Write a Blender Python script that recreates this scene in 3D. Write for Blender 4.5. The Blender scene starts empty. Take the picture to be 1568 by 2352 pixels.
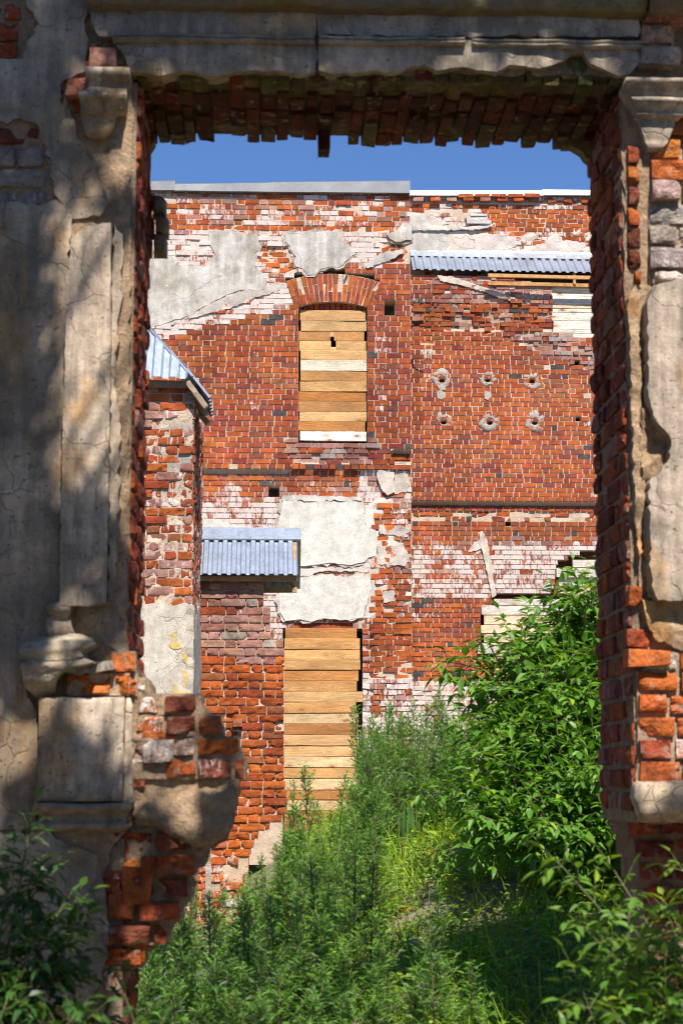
import bpy, math, random
import numpy as np
from mathutils import Vector, Matrix, noise, geometry

C = bpy.context.scene.collection
RN = random.Random(7)
rad = math.radians

# ------------------------------------------------------------------ camera
F_PX, CX, CY = 4200.0, 784.0, 1176.0          # focal length and centre in pixels of a 1568 x 2352 view
EYE = Vector((0, 0, 1.6))
YAW, PITCH = math.atan(169/4200), math.atan(604/4200)
cF = Vector((math.sin(YAW)*math.cos(PITCH), math.cos(YAW)*math.cos(PITCH), math.sin(PITCH)))
cR = Vector((math.cos(YAW), -math.sin(YAW), 0))
cU = cR.cross(cF)

def at(px, py, Y):
    """a point of the vertical plane at depth Y, measured from the photograph"""
    d = cF + cR*((px-CX)/F_PX) + cU*((CY-py)/F_PX)
    return EYE + d*(Y/d.y)

def proj(p):
    q = Vector(p) - EYE
    k = q.dot(cF)
    return CX + F_PX*q.dot(cR)/k, CY - F_PX*q.dot(cU)/k

def xz(poly, Y):
    out = []
    for a, b in poly:
        p = at(a, b, Y); out.append((p.x, p.z))
    return out

cam = bpy.data.cameras.new('camera')
co = bpy.data.objects.new('camera', cam); C.objects.link(co)
co.location = EYE
bpy.context.scene.cycles.filter_width = 1.1
co.rotation_euler = (math.pi/2 + PITCH, 0, -YAW)
cam.sensor_fit = 'VERTICAL'; cam.sensor_height = 36.0
cam.lens = F_PX/2352*36
cam.clip_end = 2000; cam.clip_start = 0.05
cam.dof.use_dof = True; cam.dof.focus_distance = 24.0; cam.dof.aperture_fstop = 5.8
bpy.context.scene.camera = co

# ------------------------------------------------------------------ mesh bag
class Bag:
    def __init__(s): s.v=[]; s.f=[]; s.c=[]; s.s=[]
    def vert(s, p, c): s.v.append((p[0],p[1],p[2])); s.c.append(c); return len(s.v)-1
    def face(s, f, smooth=False): s.f.append(tuple(f)); s.s.append(smooth)
    def build(s, name, mat, parent=None, label=None):
        me = bpy.data.meshes.new(name)
        me.from_pydata(s.v, [], s.f)
        a = me.color_attributes.new('Col', 'FLOAT_COLOR', 'POINT')
        arr = np.array(s.c, dtype=np.float32).reshape(-1)
        if len(arr): a.data.foreach_set('color', arr)
        me.polygons.foreach_set('use_smooth', s.s)
        me.update()
        me.materials.append(mat)
        o = bpy.data.objects.new(name, me); C.objects.link(o)
        if parent is not None: adopt(o, parent)
        if label: o['label'] = label
        return o

def adopt(o, parent):
    """parent o (modelled in world coordinates) without moving it"""
    o.parent = parent
    if parent.parent is None and parent.type == 'EMPTY': o.matrix_parent_inverse = Matrix.Translation(-parent.location)

def thing(name, label, cat, loc=(0,0,0), group=None):
    o = bpy.data.objects.new(name, None); C.objects.link(o)
    o.empty_display_size = 0.2
    o.location = loc; o['label'] = label; o['category'] = cat
    if group: o['group'] = group
    return o

def tag(o, label, cat, group=None):
    o['label'] = label; o['category'] = cat
    if group: o['group'] = group
    return o

def nz(x, y, z=0.0): return noise.noise(Vector((x, y, z)))
def fbm(x, y, z=0.0): return noise.fractal(Vector((x, y, z)), 0.9, 2.0, 4)

# ------------------------------------------------------------------ materials
class NT:
    def __init__(s, name):
        s.m = bpy.data.materials.new(name); s.m.use_nodes = True
        s.t = s.m.node_tree; s.t.nodes.clear()
        s.out = s.n('ShaderNodeOutputMaterial')
        s.b = s.n('ShaderNodeBsdfPrincipled')
        s.l(s.b.outputs[0], s.out.inputs[0])
    def n(s, t, **k):
        o = s.t.nodes.new(t)
        for a, b in k.items(): setattr(o, a, b)
        return o
    def l(s, a, b): s.t.links.new(a, b)
    def pos(s): return s.n('ShaderNodeNewGeometry').outputs['Position']
    def vscale(s, v, sc):
        o = s.n('ShaderNodeVectorMath', operation='MULTIPLY'); s.l(v, o.inputs[0]); o.inputs[1].default_value = sc; return o.outputs[0]
    def noise(s, v, scale, detail=4, rough=0.6, dist=0.0):
        o = s.n('ShaderNodeTexNoise'); s.l(v, o.inputs['Vector'])
        o.inputs['Scale'].default_value = scale; o.inputs['Detail'].default_value = detail
        o.inputs['Roughness'].default_value = rough; o.inputs['Distortion'].default_value = dist
        return o.outputs['Fac']
    def ramp(s, f, a, b, va=0.0, vb=1.0):
        o = s.n('ShaderNodeMapRange'); s.l(f, o.inputs[0])
        for i, x in enumerate((a, b, va, vb)): 
            if isinstance(x, (int, float)): o.inputs[1+i].default_value = x
            else: s.l(x, o.inputs[1+i])
        return o.outputs[0]
    def math(s, op, a, b=0.0):
        o = s.n('ShaderNodeMath', operation=op)
        for i, x in enumerate((a, b)):
            if isinstance(x, (int, float)): o.inputs[i].default_value = x
            else: s.l(x, o.inputs[i])
        return o.outputs[0]
    def mix(s, f, a, b, mode='MIX'):
        o = s.n('ShaderNodeMix', data_type='RGBA', blend_type=mode)
        if isinstance(f, (int, float)): o.inputs[0].default_value = f
        else: s.l(f, o.inputs[0])
        for i, x in ((6, a), (7, b)):
            if isinstance(x, tuple): o.inputs[i].default_value = (x+(1,))[:4]
            else: s.l(x, o.inputs[i])
        return o.outputs[2]
    def col(s):
        o = s.n('ShaderNodeVertexColor', layer_name='Col'); return o.outputs[0], o.outputs[1]
    def grey(s, f):
        o = s.n('ShaderNodeCombineColor'); 
        for i in range(3): s.l(f, o.inputs[i])
        return o.outputs[0]
    def bump(s, h, strength=0.5, dist=0.01):
        o = s.n('ShaderNodeBump'); o.inputs['Strength'].default_value = strength; o.inputs['Distance'].default_value = dist
        s.l(h, o.inputs['Height']); s.l(o.outputs[0], s.b.inputs['Normal'])
    def base(s, c):
        if isinstance(c, tuple): s.b.inputs['Base Color'].default_value = (c+(1,))[:4]
        else: s.l(c, s.b.inputs['Base Color'])
    def set(s, **k):
        for a, b in k.items(): s.b.inputs[a].default_value = b

def m_brick(name, sc=1.0, rough=False):
    """fired clay: colour of each brick from 'Col', limewash left on it from its alpha"""
    t = NT(name); p = t.pos(); col, al = t.col()
    n1 = t.noise(p, 7*sc, 5, 0.65); n2 = t.noise(p, 45*sc, 3, 0.7)
    c = t.mix(1.0, col, t.grey(t.ramp(n1, 0.25, 0.75, 0.62, 1.38)), 'MULTIPLY')
    c = t.mix(1.0, c, t.grey(t.ramp(n2, 0.3, 0.7, 0.8, 1.2)), 'MULTIPLY')
    lo = t.noise(p, 0.55*sc, 4, 0.6); dp = t.noise(t.vscale(p, (2.4*sc, 2.4*sc, 0.3*sc)), 1.0, 4, 0.65)   # broad weathering and damp runs
    c = t.mix(1.0, c, t.mix(t.ramp(lo, 0.36, 0.64), (0.72, 0.70, 0.72), (1.12, 1.14, 1.1)), 'MULTIPLY')
    c = t.mix(1.0, c, t.grey(t.ramp(dp, 0.36, 0.62, 0.74, 1.08)), 'MULTIPLY')
    if rough:      # close to: pitted, sooty and smeared with old mortar
        n3 = t.noise(p, 11, 6, 0.75, 0.5); n4 = t.noise(p, 34, 4, 0.7)
        c = t.mix(1.0, c, t.grey(t.ramp(n3, 0.3, 0.7, 0.55, 1.4)), 'MULTIPLY')
        c = t.mix(t.ramp(n4, 0.60, 0.70, 0.0, 0.7), c, (0.07, 0.035, 0.022))
        c = t.mix(t.ramp(t.noise(p, 17, 5, 0.7, 0.4), 0.57, 0.66, 0.0, 0.6), c, (0.42, 0.32, 0.24))
    # limewash: ragged, running downwards
    st = t.noise(t.vscale(p, (30*sc, 30*sc, 7*sc)), 1.0, 4, 0.7, 0.6)
    bl = t.noise(p, 6*sc, 4, 0.6)
    w = t.math('ADD', t.math('MULTIPLY', st, 0.65), t.math('MULTIPLY', bl, 0.35))
    thr = t.math('SUBTRACT', 0.74, t.math('MULTIPLY', al, 0.40))
    mask = t.ramp(t.math('SUBTRACT', w, thr), -0.02, 0.05)
    c = t.mix(t.math('MULTIPLY', mask, 0.9), c, t.mix(bl, (0.50, 0.40, 0.35), (0.68, 0.62, 0.57)))
    t.base(c); t.set(Roughness=0.92)
    t.b.inputs['Specular IOR Level'].default_value = 0.2
    h = t.math('ADD', t.math('MULTIPLY', n1, 0.6), t.math('MULTIPLY', n2, 0.5))
    if rough: h = t.math('ADD', t.math('MULTIPLY', n3, 1.4), t.math('MULTIPLY', n4, 0.9))
    t.bump(h, 1.0 if rough else 0.6, 0.016 if rough else 0.012/sc)
    return t.m

def m_mortar(name, sc=1.0):
    t = NT(name); p = t.pos(); col, al = t.col()
    n1 = t.noise(p, 5*sc, 6, 0.7); n2 = t.noise(p, 60*sc, 3, 0.8)
    c = t.mix(1.0, col, t.grey(t.ramp(n1, 0.25, 0.75, 0.7, 1.25)), 'MULTIPLY')
    c = t.mix(1.0, c, t.grey(t.ramp(n2, 0.3, 0.7, 0.75, 1.15)), 'MULTIPLY')
    t.base(c); t.set(Roughness=0.95); t.b.inputs['Specular IOR Level'].default_value = 0.15
    if sc > 2:
        n3 = t.noise(p, 26, 6, 0.75, 0.4)
        c = t.mix(1.0, c, t.mix(t.ramp(n3, 0.32, 0.68), (0.72, 0.66, 0.58), (1.5, 1.36, 1.2)), 'MULTIPLY'); t.base(c)
        t.bump(t.math('ADD', t.math('MULTIPLY', n1, 0.8), t.math('ADD', t.math('MULTIPLY', n3, 1.3), t.math('MULTIPLY', n2, 0.4))), 1.0, 0.022)
    else: t.bump(t.math('ADD', n1, n2), 0.7, 0.02/sc)
    return t.m

def m_plaster(name, sc=1.0, stain=(0.30,0.26,0.22), crack=0.5, amount=0.5, pits=0.75):
    """old lime render: rain stains, worn specks, hairline cracks"""
    t = NT(name); p = t.pos(); col, al = t.col()
    big = t.noise(p, 1.3*sc, 6, 0.68, 0.4); mid = t.noise(p, 6*sc, 5, 0.7); fine = t.noise(p, 55*sc, 3, 0.75)
    run = t.noise(t.vscale(p, (9*sc, 9*sc, 0.9*sc)), 1.0, 4, 0.65)
    s1 = t.ramp(t.math('ADD', t.math('MULTIPLY', big, 0.6), t.math('MULTIPLY', run, 0.4)), 0.42, 0.56, 0.0, amount)
    c = t.mix(s1, col, stain)
    c = t.mix(1.0, c, t.grey(t.ramp(mid, 0.25, 0.75, 0.66, 1.24)), 'MULTIPLY')
    c = t.mix(1.0, c, t.grey(t.ramp(fine, 0.3, 0.7, 0.80, 1.12)), 'MULTIPLY')
    wp = t.n('ShaderNodeVectorMath', operation='ADD')
    nn = t.n('ShaderNodeTexNoise'); nn.inputs['Scale'].default_value = 2.2*sc; t.l(p, nn.inputs['Vector'])
    ws = t.n('ShaderNodeVectorMath', operation='SCALE'); t.l(nn.outputs['Color'], ws.inputs[0]); ws.inputs['Scale'].default_value = 0.5/sc
    t.l(p, wp.inputs[0]); t.l(ws.outputs[0], wp.inputs[1])
    v = t.n('ShaderNodeTexVoronoi', feature='DISTANCE_TO_EDGE'); v.inputs['Scale'].default_value = 1.6*sc; t.l(wp.outputs[0], v.inputs['Vector'])
    gate = t.ramp(t.noise(p, 0.9*sc, 2), 0.44, 0.56)
    ck = t.math('MULTIPLY', t.ramp(v.outputs['Distance'], 0.0, 0.012, 1.0, 0.0), t.math('MULTIPLY', gate, crack))
    c = t.mix(ck, c, (0.10, 0.085, 0.07))
    pit = t.ramp(t.noise(p, 22*sc, 2, 0.5), 0.66, 0.72, 0.0, pits)
    c = t.mix(pit, c, (0.16, 0.135, 0.11))
    t.base(c); t.set(Roughness=0.9); t.b.inputs['Specular IOR Level'].default_value = 0.2
    h = t.math('SUBTRACT', t.math('ADD', t.math('MULTIPLY', mid, 0.8), t.math('MULTIPLY', fine, 0.25)), t.math('ADD', t.math('MULTIPLY', ck, 1.2), pit))
    t.bump(h, 0.7, 0.011)
    return t.m

def m_wood(name, grain=1.0):
    """sawn softwood boards laid along X; alpha of 'Col' is the board's own offset"""
    t = NT(name); p = t.pos(); col, al = t.col()
    off = t.n('ShaderNodeCombineXYZ'); t.l(t.math('MULTIPLY', al, 37.0), off.inputs[0]); t.l(t.math('MULTIPLY', al, 91.0), off.inputs[2])
    q = t.n('ShaderNodeVectorMath', operation='ADD'); t.l(p, q.inputs[0]); t.l(off.outputs[0], q.inputs[1]); q = q.outputs[0]
    v = t.n('ShaderNodeTexVoronoi', feature='F1'); v.inputs['Scale'].default_value = 1.0
    t.l(t.vscale(q, (3.2, 0.0, 6.5)), v.inputs['Vector'])
    kd = v.outputs['Distance']
    g = t.noise(t.vscale(q, (1.1, 1.0, 26.0)), 1.0, 3, 0.6, 1.6)
    kw = t.ramp(kd, 0.05, 0.5, 0.55, 0.0)
    g2 = t.math('SINE', t.math('MULTIPLY', t.math('ADD', g, kw), 38.0))
    c = t.mix(1.0, col, t.grey(t.ramp(g2, -1, 1, 1-0.24*grain, 1+0.16*grain)), 'MULTIPLY')
    lo = t.noise(t.vscale(q, (1.5, 1, 5)), 1.0, 3)
    c = t.mix(1.0, c, t.grey(t.ramp(lo, 0.3, 0.7, 0.72, 1.22)), 'MULTIPLY')
    c = t.mix(t.ramp(kd, 0.06, 0.15, 0.85, 0.0), c, (0.14, 0.055, 0.018))
    c = t.mix(t.ramp(kd, 0.10, 0.36, 0.5, 0.0), c, (0.30, 0.13, 0.04))
    t.base(c); t.set(Roughness=0.75); t.b.inputs['Specular IOR Level'].default_value = 0.3
    t.bump(g2, 0.25, 0.003)
    return t.m

def m_metal(name, colr, rough=0.38, metallic=0.75):
    t = NT(name); p = t.pos()
    n = t.noise(p, 2.5, 5, 0.65); f = t.noise(p, 30, 3)
    c = t.mix(1.0, colr, t.grey(t.ramp(n, 0.3, 0.7, 0.80, 1.14)), 'MULTIPLY')
    dr = t.noise(t.vscale(p, (14, 6, 1.6)), 1.0, 4, 0.7)
    c = t.mix(t.ramp(dr, 0.52, 0.72, 0.0, 0.45), c, (0.20, 0.19, 0.17))
    t.base(c); t.set(Metallic=metallic)
    t.l(t.ramp(f, 0.3, 0.7, rough-0.06, rough+0.1), t.b.inputs['Roughness'])
    t.bump(n, 0.06, 0.02)
    return t.m

def m_leaf(name, hue=1.0, trans=0.35, rough=0.42):
    t = NT(name); p = t.pos(); col, al = t.col()
    n = t.noise(p, 9, 3)
    c = t.mix(1.0, col, t.grey(t.ramp(n, 0.3, 0.7, 0.8, 1.2)), 'MULTIPLY')
    t.base(c); t.set(Roughness=rough); t.b.inputs['Specular IOR Level'].default_value = 0.4
    tr = t.n('ShaderNodeBsdfTranslucent'); t.l(t.mix(1.0, c, (1.35, 1.35, 0.5), 'MULTIPLY'), tr.inputs[0])
    mx = t.n('ShaderNodeMixShader'); mx.inputs[0].default_value = trans
    t.l(t.b.outputs[0], mx.inputs[1]); t.l(tr.outputs[0], mx.inputs[2]); t.l(mx.outputs[0], t.out.inputs[0])
    return t.m

def m_plain(name, colr, rough=0.8):
    t = NT(name); p = t.pos()
    n = t.noise(p, 14, 4)
    t.base(t.mix(1.0, colr, t.grey(t.ramp(n, 0.3, 0.7, 0.7, 1.3)), 'MULTIPLY')); t.set(Roughness=rough); t.bump(n, 0.4, 0.01)
    return t.m

def m_col(name, rough=0.85):
    t = NT(name); p = t.pos(); col, al = t.col()
    n = t.noise(p, 18, 4)
    t.base(t.mix(1.0, col, t.grey(t.ramp(n, 0.3, 0.7, 0.72, 1.28)), 'MULTIPLY')); t.set(Roughness=rough); t.bump(n, 0.5, 0.01)
    return t.m

BRICK = m_brick('weathered_brick'); BRICK_NEAR = m_brick('weathered_brick_close', 2.6, True)
MORTAR = m_mortar('lime_mortar'); MORTAR_NEAR = m_mortar('lime_mortar_close', 2.2)
GREYPLASTER = m_plaster('grey_lime_render', 1.0, (0.60,0.56,0.51), 0.4, 0.8, 0.3)
WHITEPLASTER = m_plaster('white_lime_render', 1.1, (0.52,0.46,0.38), 0.12, 0.45, 0.18)
PALEPLASTER = m_plaster('pale_lime_render', 1.6, (0.44,0.38,0.30), 0.3, 0.5, 0.4)
NEARPLASTER = m_plaster('old_lime_render', 2.6, (0.20,0.165,0.125), 0.4, 0.8)
WOOD = m_wood('new_pine_board'); OLDWOOD = m_wood('bleached_pine_board', 1.4)
ZINC = m_metal('galvanised_sheet', (0.36, 0.41, 0.50), 0.42, 0.6); ZINCD = m_metal('dull_galvanised_sheet', (0.165, 0.17, 0.18), 0.5, 0.3)
ZINCB = m_metal('bright_galvanised_sheet', (0.50, 0.54, 0.60), 0.38, 0.7)
LEAF = m_leaf('shrub_leaf'); HERB = m_leaf('mugwort_leaf', trans=0.28, rough=0.5); WEED = m_leaf('weed_leaf', trans=0.4, rough=0.5)
BARK = m_col('bark'); TIMBER = m_col('rough_timber'); RUST = m_plain('rusty_iron', (0.12, 0.05, 0.03)); CEMENT = m_mortar('grey_cement', 1.5)
DARK = m_plain('cavity_shade_tone', (0.05, 0.035, 0.03), 0.95)  # near-black tone standing in for the shade inside openings
STONE = m_col('rubble')
# ------------------------------------------------------------------ bricks
ORANGE=(.385,.093,.025); RED=(.32,.068,.025); DRED=(.235,.046,.03); PURP=(.235,.064,.042); BLACK=(.075,.058,.055); BROWN=(.31,.098,.042)
PINK=(.38,.20,.155); PINK2=(.31,.135,.10); GREYB=(.33,.26,.23)
P_MAIN=[(ORANGE,4.5),(RED,5),(DRED,.8),(PURP,1.8),(BLACK,.1),(BROWN,1.5)]
P_DARK=[(RED,5),(DRED,3),(PURP,2.5),(BLACK,.2),(ORANGE,1.4)]
P_ORANGE=[(ORANGE,6),((.46,.11,.025),3),(RED,2.2),(BROWN,.8)]
P_PINK=[(PINK,5),(PINK2,4),(RED,1.6),(GREYB,1.2),(PURP,.5)]
P_BROWN=[(BROWN,4),(ORANGE,3),(RED,3),(BLACK,.5),(PURP,.6)]
P_OLD=[(ORANGE,3),(RED,3),(PINK2,2),(PINK,2),(BROWN,1)]
MO=(.60,.455,.335); MO_W=(.66,.56,.465); MO_G=(.40,.35,.29); MO_D=(.24,.18,.14)

def pick(pal, r):
    t = r.random()*sum(w for _, w in pal)
    for c, w in pal:
        t -= w
        if t <= 0: break
    k = 1 + r.uniform(-.12, .12)
    return (c[0]*k, c[1]*k*r.uniform(.9,1.1), c[2]*k*r.uniform(.9,1.1))

def brick(M, O, U, V, N, u0, u1, v0, v1, w, depth, col, wash=0.0, nx=1, nv=1, rnd=0.0, amp=0.0, jit=0.003, r=RN):
    """one brick in the frame O,U,V,N: front face at w, slightly irregular, its edges worn by rnd and its face eroded by amp"""
    sx, sy, sz = r.uniform(0,99), r.uniform(0,99), r.uniform(0,99)
    chips = []
    if nx > 3 and amp > .006:
        for _ in range(r.choice((0,1,1,2,3))):
            cu, cv = r.choice(((u0, r.uniform(v0,v1)), (u1, r.uniform(v0,v1)), (r.uniform(u0,u1), v0), (r.uniform(u0,u1), v1), (u0,v0), (u1,v1), (u1,v0)))
            chips.append((cu, cv, r.uniform(.015,.04), r.uniform(.004,.012)+amp*.4))
    j = [[r.uniform(-jit, jit) for _ in range(3)] for _ in range(4)]
    c4 = (col[0], col[1], col[2], wash)
    ids = []
    for b in range(nv+1):
        row = []
        for a in range(nx+1):
            s, t = a/nx, b/nv
            u = u0+(u1-u0)*s; v = v0+(v1-v0)*t
            k = [(1-s)*(1-t), s*(1-t), s*t, (1-s)*t]
            u += sum(k[i]*j[i][0] for i in range(4)); v += sum(k[i]*j[i][1] for i in range(4))
            ww = w + sum(k[i]*j[i][2] for i in range(4))
            if amp:
                q = noise.fractal(Vector((u*9+sx, v*9+sy, sz)), 0.9, 2.0, 3)
                ww += amp*q
                if q < -.3: ww += amp*(q+.3)*1.5
            for cu, cv, cr, cd in chips:
                dd = math.hypot(u-cu, (v-cv)*1.3)
                if dd < cr: ww -= cd*(1-dd/cr)*1.6
            ea = (a in (0, nx)); eb = (b in (0, nv))
            if rnd and (ea or eb):
                m = rnd*(.55+.9*abs(nz(u*23+sx, v*23+sz)))
                ww -= m*(1.5 if (ea and eb) else .8)
                u += m*.45*(1 if a == 0 else -1 if a == nx else 0); v += m*.45*(1 if b == 0 else -1 if b == nv else 0)
            row.append(M.vert(O+U*u+V*v+N*ww, c4))
        ids.append(row)
    for b in range(nv):
        for a in range(nx):
            M.face((ids[b][a], ids[b][a+1], ids[b+1][a+1], ids[b+1][a]))
    ring = [ids[0][a] for a in range(nx+1)] + [ids[b][nx] for b in range(1, nv+1)] + [ids[nv][a] for a in range(nx-1, -1, -1)] + [ids[b][0] for b in range(nv-1, 0, -1)]
    cor = {0:(u0,v0), nx:(u1,v0), nx+nv:(u1,v1), 2*nx+nv:(u0,v1)}
    n = len(ring); back = []
    for i in range(n):
        if i <= nx: s, t = i/nx, 0
        elif i <= nx+nv: s, t = 1, (i-nx)/nv
        elif i <= 2*nx+nv: s, t = 1-(i-nx-nv)/nx, 1
        else: s, t = 0, 1-(i-2*nx-nv)/nv
        back.append(M.vert(O+U*(u0+(u1-u0)*s)+V*(v0+(v1-v0)*t)+N*(w-depth), c4))
    for i in range(n):
        k = (i+1) % n
        M.face((ring[k], ring[i], back[i], back[k]))

def scan(polys, z):
    xs = []
    for P in polys:
        row = []
        n = len(P)
        for i in range(n):
            (x0, z0), (x1, z1) = P[i], P[(i+1) % n]
            if (z0 <= z) != (z1 <= z): row.append(x0+(z-z0)*(x1-x0)/(z1-z0))
        row.sort()
        xs.append([(row[i], row[i+1]) for i in range(0, len(row)-1, 2)])
    return [iv for r in xs for iv in r]

def cut(iv, ex):
    for a, b in ex:
        out = []
        for c, d in iv:
            if b <= c or a >= d: out.append((c, d))
            else:
                if a > c: out.append((c, a))
                if b < d: out.append((b, d))
        iv = out
    return [(a, b) for a, b in iv if b-a > .03]

def inpoly(x, y, P):
    c = False; n = len(P)
    for i in range(n):
        x0, y0 = P[i]; x1, y1 = P[(i+1) % n]
        if (y0 > y) != (y1 > y) and x < (x1-x0)*(y-y0)/(y1-y0)+x0: c = not c
    return c

def mstrip(M, O, U, V, N, u0, u1, v0, v1, depth, fn, step=.12, seed=0.0):
    """a bed of mortar behind one course: fn(u, v) -> (colour, how far it stands proud)"""
    n = max(1, int((u1-u0)/step)); fr = []; bk = []
    for i in range(n+1):
        u = u0+(u1-u0)*i/n
        for v in (v0, v1):
            c, w = fn(u, v)
            w += .003*nz(u*8+seed, v*8)
            fr.append(M.vert(O+U*u+V*v+N*w, c+(0,))); bk.append(M.vert(O+U*u+V*v-N*depth, c+(0,)))
    for i in range(n):
        a, b, c, d = 2*i, 2*i+2, 2*i+3, 2*i+1
        M.face((fr[a], fr[b], fr[c], fr[d])); M.face((fr[b], fr[a], bk[a], bk[b])); M.face((fr[d], fr[c], bk[c], bk[d]))
    M.face((fr[0], fr[1], bk[1], bk[0])); M.face((fr[2*n+1], fr[2*n], bk[2*n], bk[2*n+1]))

Z0 = dict(pal=P_MAIN, wash=.0, dw=0.0, jit=.002, miss=0.0, mcol=MO, mp=-.006, worn=0.0, rough=0.0)
def zone(**k): d = dict(Z0); d.update(k); return d

def masonry(MB, MM, Y, inc, exc, h, zf, L=.255, joint=.014, depth=.12, body=.3, nx=1, nv=1, rnd=0.0, amp=0.0, seed=1, phase=0.0, frame=None):
    """a wall facing the viewer (normal -Y) at depth Y, course by course, in Flemish bond; zf(px, py) describes the place"""
    r = random.Random(seed)
    O, U, V, N = frame or (Vector((0, Y, 0)), Vector((1,0,0)), Vector((0,0,1)), Vector((0,-1,0)))
    I = inc if frame else [xz(P, Y) for P in inc]; E = exc if frame else [xz(P, Y) for P in exc]
    z0 = min(p[1] for P in I for p in P); z1 = max(p[1] for P in I for p in P)
    k0 = math.floor((z0-phase)/h)
    def q(u, v):
        return proj(O+U*u+V*v)
    k = k0
    while phase+k*h < z1-.01:
        a, b = phase+k*h, phase+(k+1)*h
        zc = (a+b)/2; b = min(b, z1); a = max(a, z0)
        iv = cut(scan(I, zc), scan(E, zc)); iv.sort()
        k += 1
        for s, e in iv:
            def fn(u, v):
                d = zf(*q(u, v)); return d['mcol'], d['mp']
            mstrip(MM, O, U, V, N, s+.004, e-.004, a, b, body, fn, .12 if nx < 4 else .05, seed)
            u = s
            first = True
            off = (k % 2)*(L*.5)*.75 + r.uniform(-.02, .02)
            head = (k % 2 == 0)
            while u < e-.015:
                ln = (L*.5-joint/2 if head else L) + r.uniform(-.012, .012)
                if first: ln = max(.06, ln-off) if not head else ln
                if e-(u+ln) < .05: ln = e-u
                cx, cz = u+ln/2, zc
                d = zf(*q(cx, cz))
                if d.get('header'): 
                    ln = min(ln, L*.5) if e-u > L*.5 else e-u
                if r.random() >= d['miss']:
                    w = d['dw'] + .004 + (.004 if nx > 3 else 0) + r.gauss(0, d['jit'])
                    if d['rough'] and r.random() < d['rough']: w = min(w, max(w-r.uniform(.008, .04), d['mp']+.003))
                    wsh = d['wash']
                    if wsh: wsh = max(0, min(1.2, wsh+r.gauss(0, .13)))
                    c = pick(d['pal'], r)
                    wo = d['worn']
                    jj = .0012+wo*(.009 if nx < 4 else .004)
                    brick(MB, O, U, V, N, u+joint/2, u+ln-joint/2, a+joint*.5, b-joint*.5, w, depth, c, wsh, nx, nv, rnd*(1+wo*1.5), amp*(1+2*wo), jj, r)
                u += ln
                head = not head
                first = False

def voussoirs(MB, MM, Y, cpx, rpx, th0, th1, n, lpx, w, pal, r, depth=.25, rows=1, wash=0.0, cx=None):
    """a brick arch: n bricks fanned round a centre below it (pixel centre and radius measured at depth Y)"""
    c = at(cpx[0], cpx[1], Y); s = (at(cpx[0]+100, cpx[1], Y)-c).length/100
    R, Ln = rpx*s, lpx*s
    for i in range(n):
        t = math.radians(th0+(th1-th0)*(i+.5)/n); dt = math.radians((th1-th0)/n)
        V = Vector((math.sin(t), 0, math.cos(t))); U = Vector((math.cos(t), 0, -math.sin(t)))
        O = Vector((c.x, Y, c.z))+V*R
        bw = abs(dt)*(R+Ln*.4)
        cuts = [0, 1] if rows == 1 else ([0, .64, 1] if i % 2 else [0, .36, 1])
        for k in range(len(cuts)-1):
            brick(MB, O, U, V, Vector((0,-1,0)), -bw/2+.005, bw/2-.005, Ln*cuts[k]+.005, Ln*cuts[k+1]-.005, w+r.gauss(0,.004), depth, pick(pal, r), wash, 1, 1, 0, 0, .004, r)
        mstrip(MM, O, U, V, Vector((0,-1,0)), -bw/2, bw/2, 0, Ln, depth, lambda u, v: (MO, w-.006), .2)

# ------------------------------------------------------------------ sheets of render with broken edges
def ragged(P, step, amp, seed=0):
    r = random.Random(seed); out = []
    n = len(P)
    for i in range(n):
        a, b = Vector(P[i]), Vector(P[(i+1) % n])
        L = (b-a).length; m = max(1, int(L/step)); t = Vector((-(b-a).y, (b-a).x))/(L or 1)
        for k in range(m):
            p = a+(b-a)*(k/m)
            if k: p = p+t*(amp*(1.0*fbm(p.x/(amp*4)+seed*3.1, p.y/(amp*4))+r.uniform(-.5, .5)))
            out.append((p.x, p.y))
    return out

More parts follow.
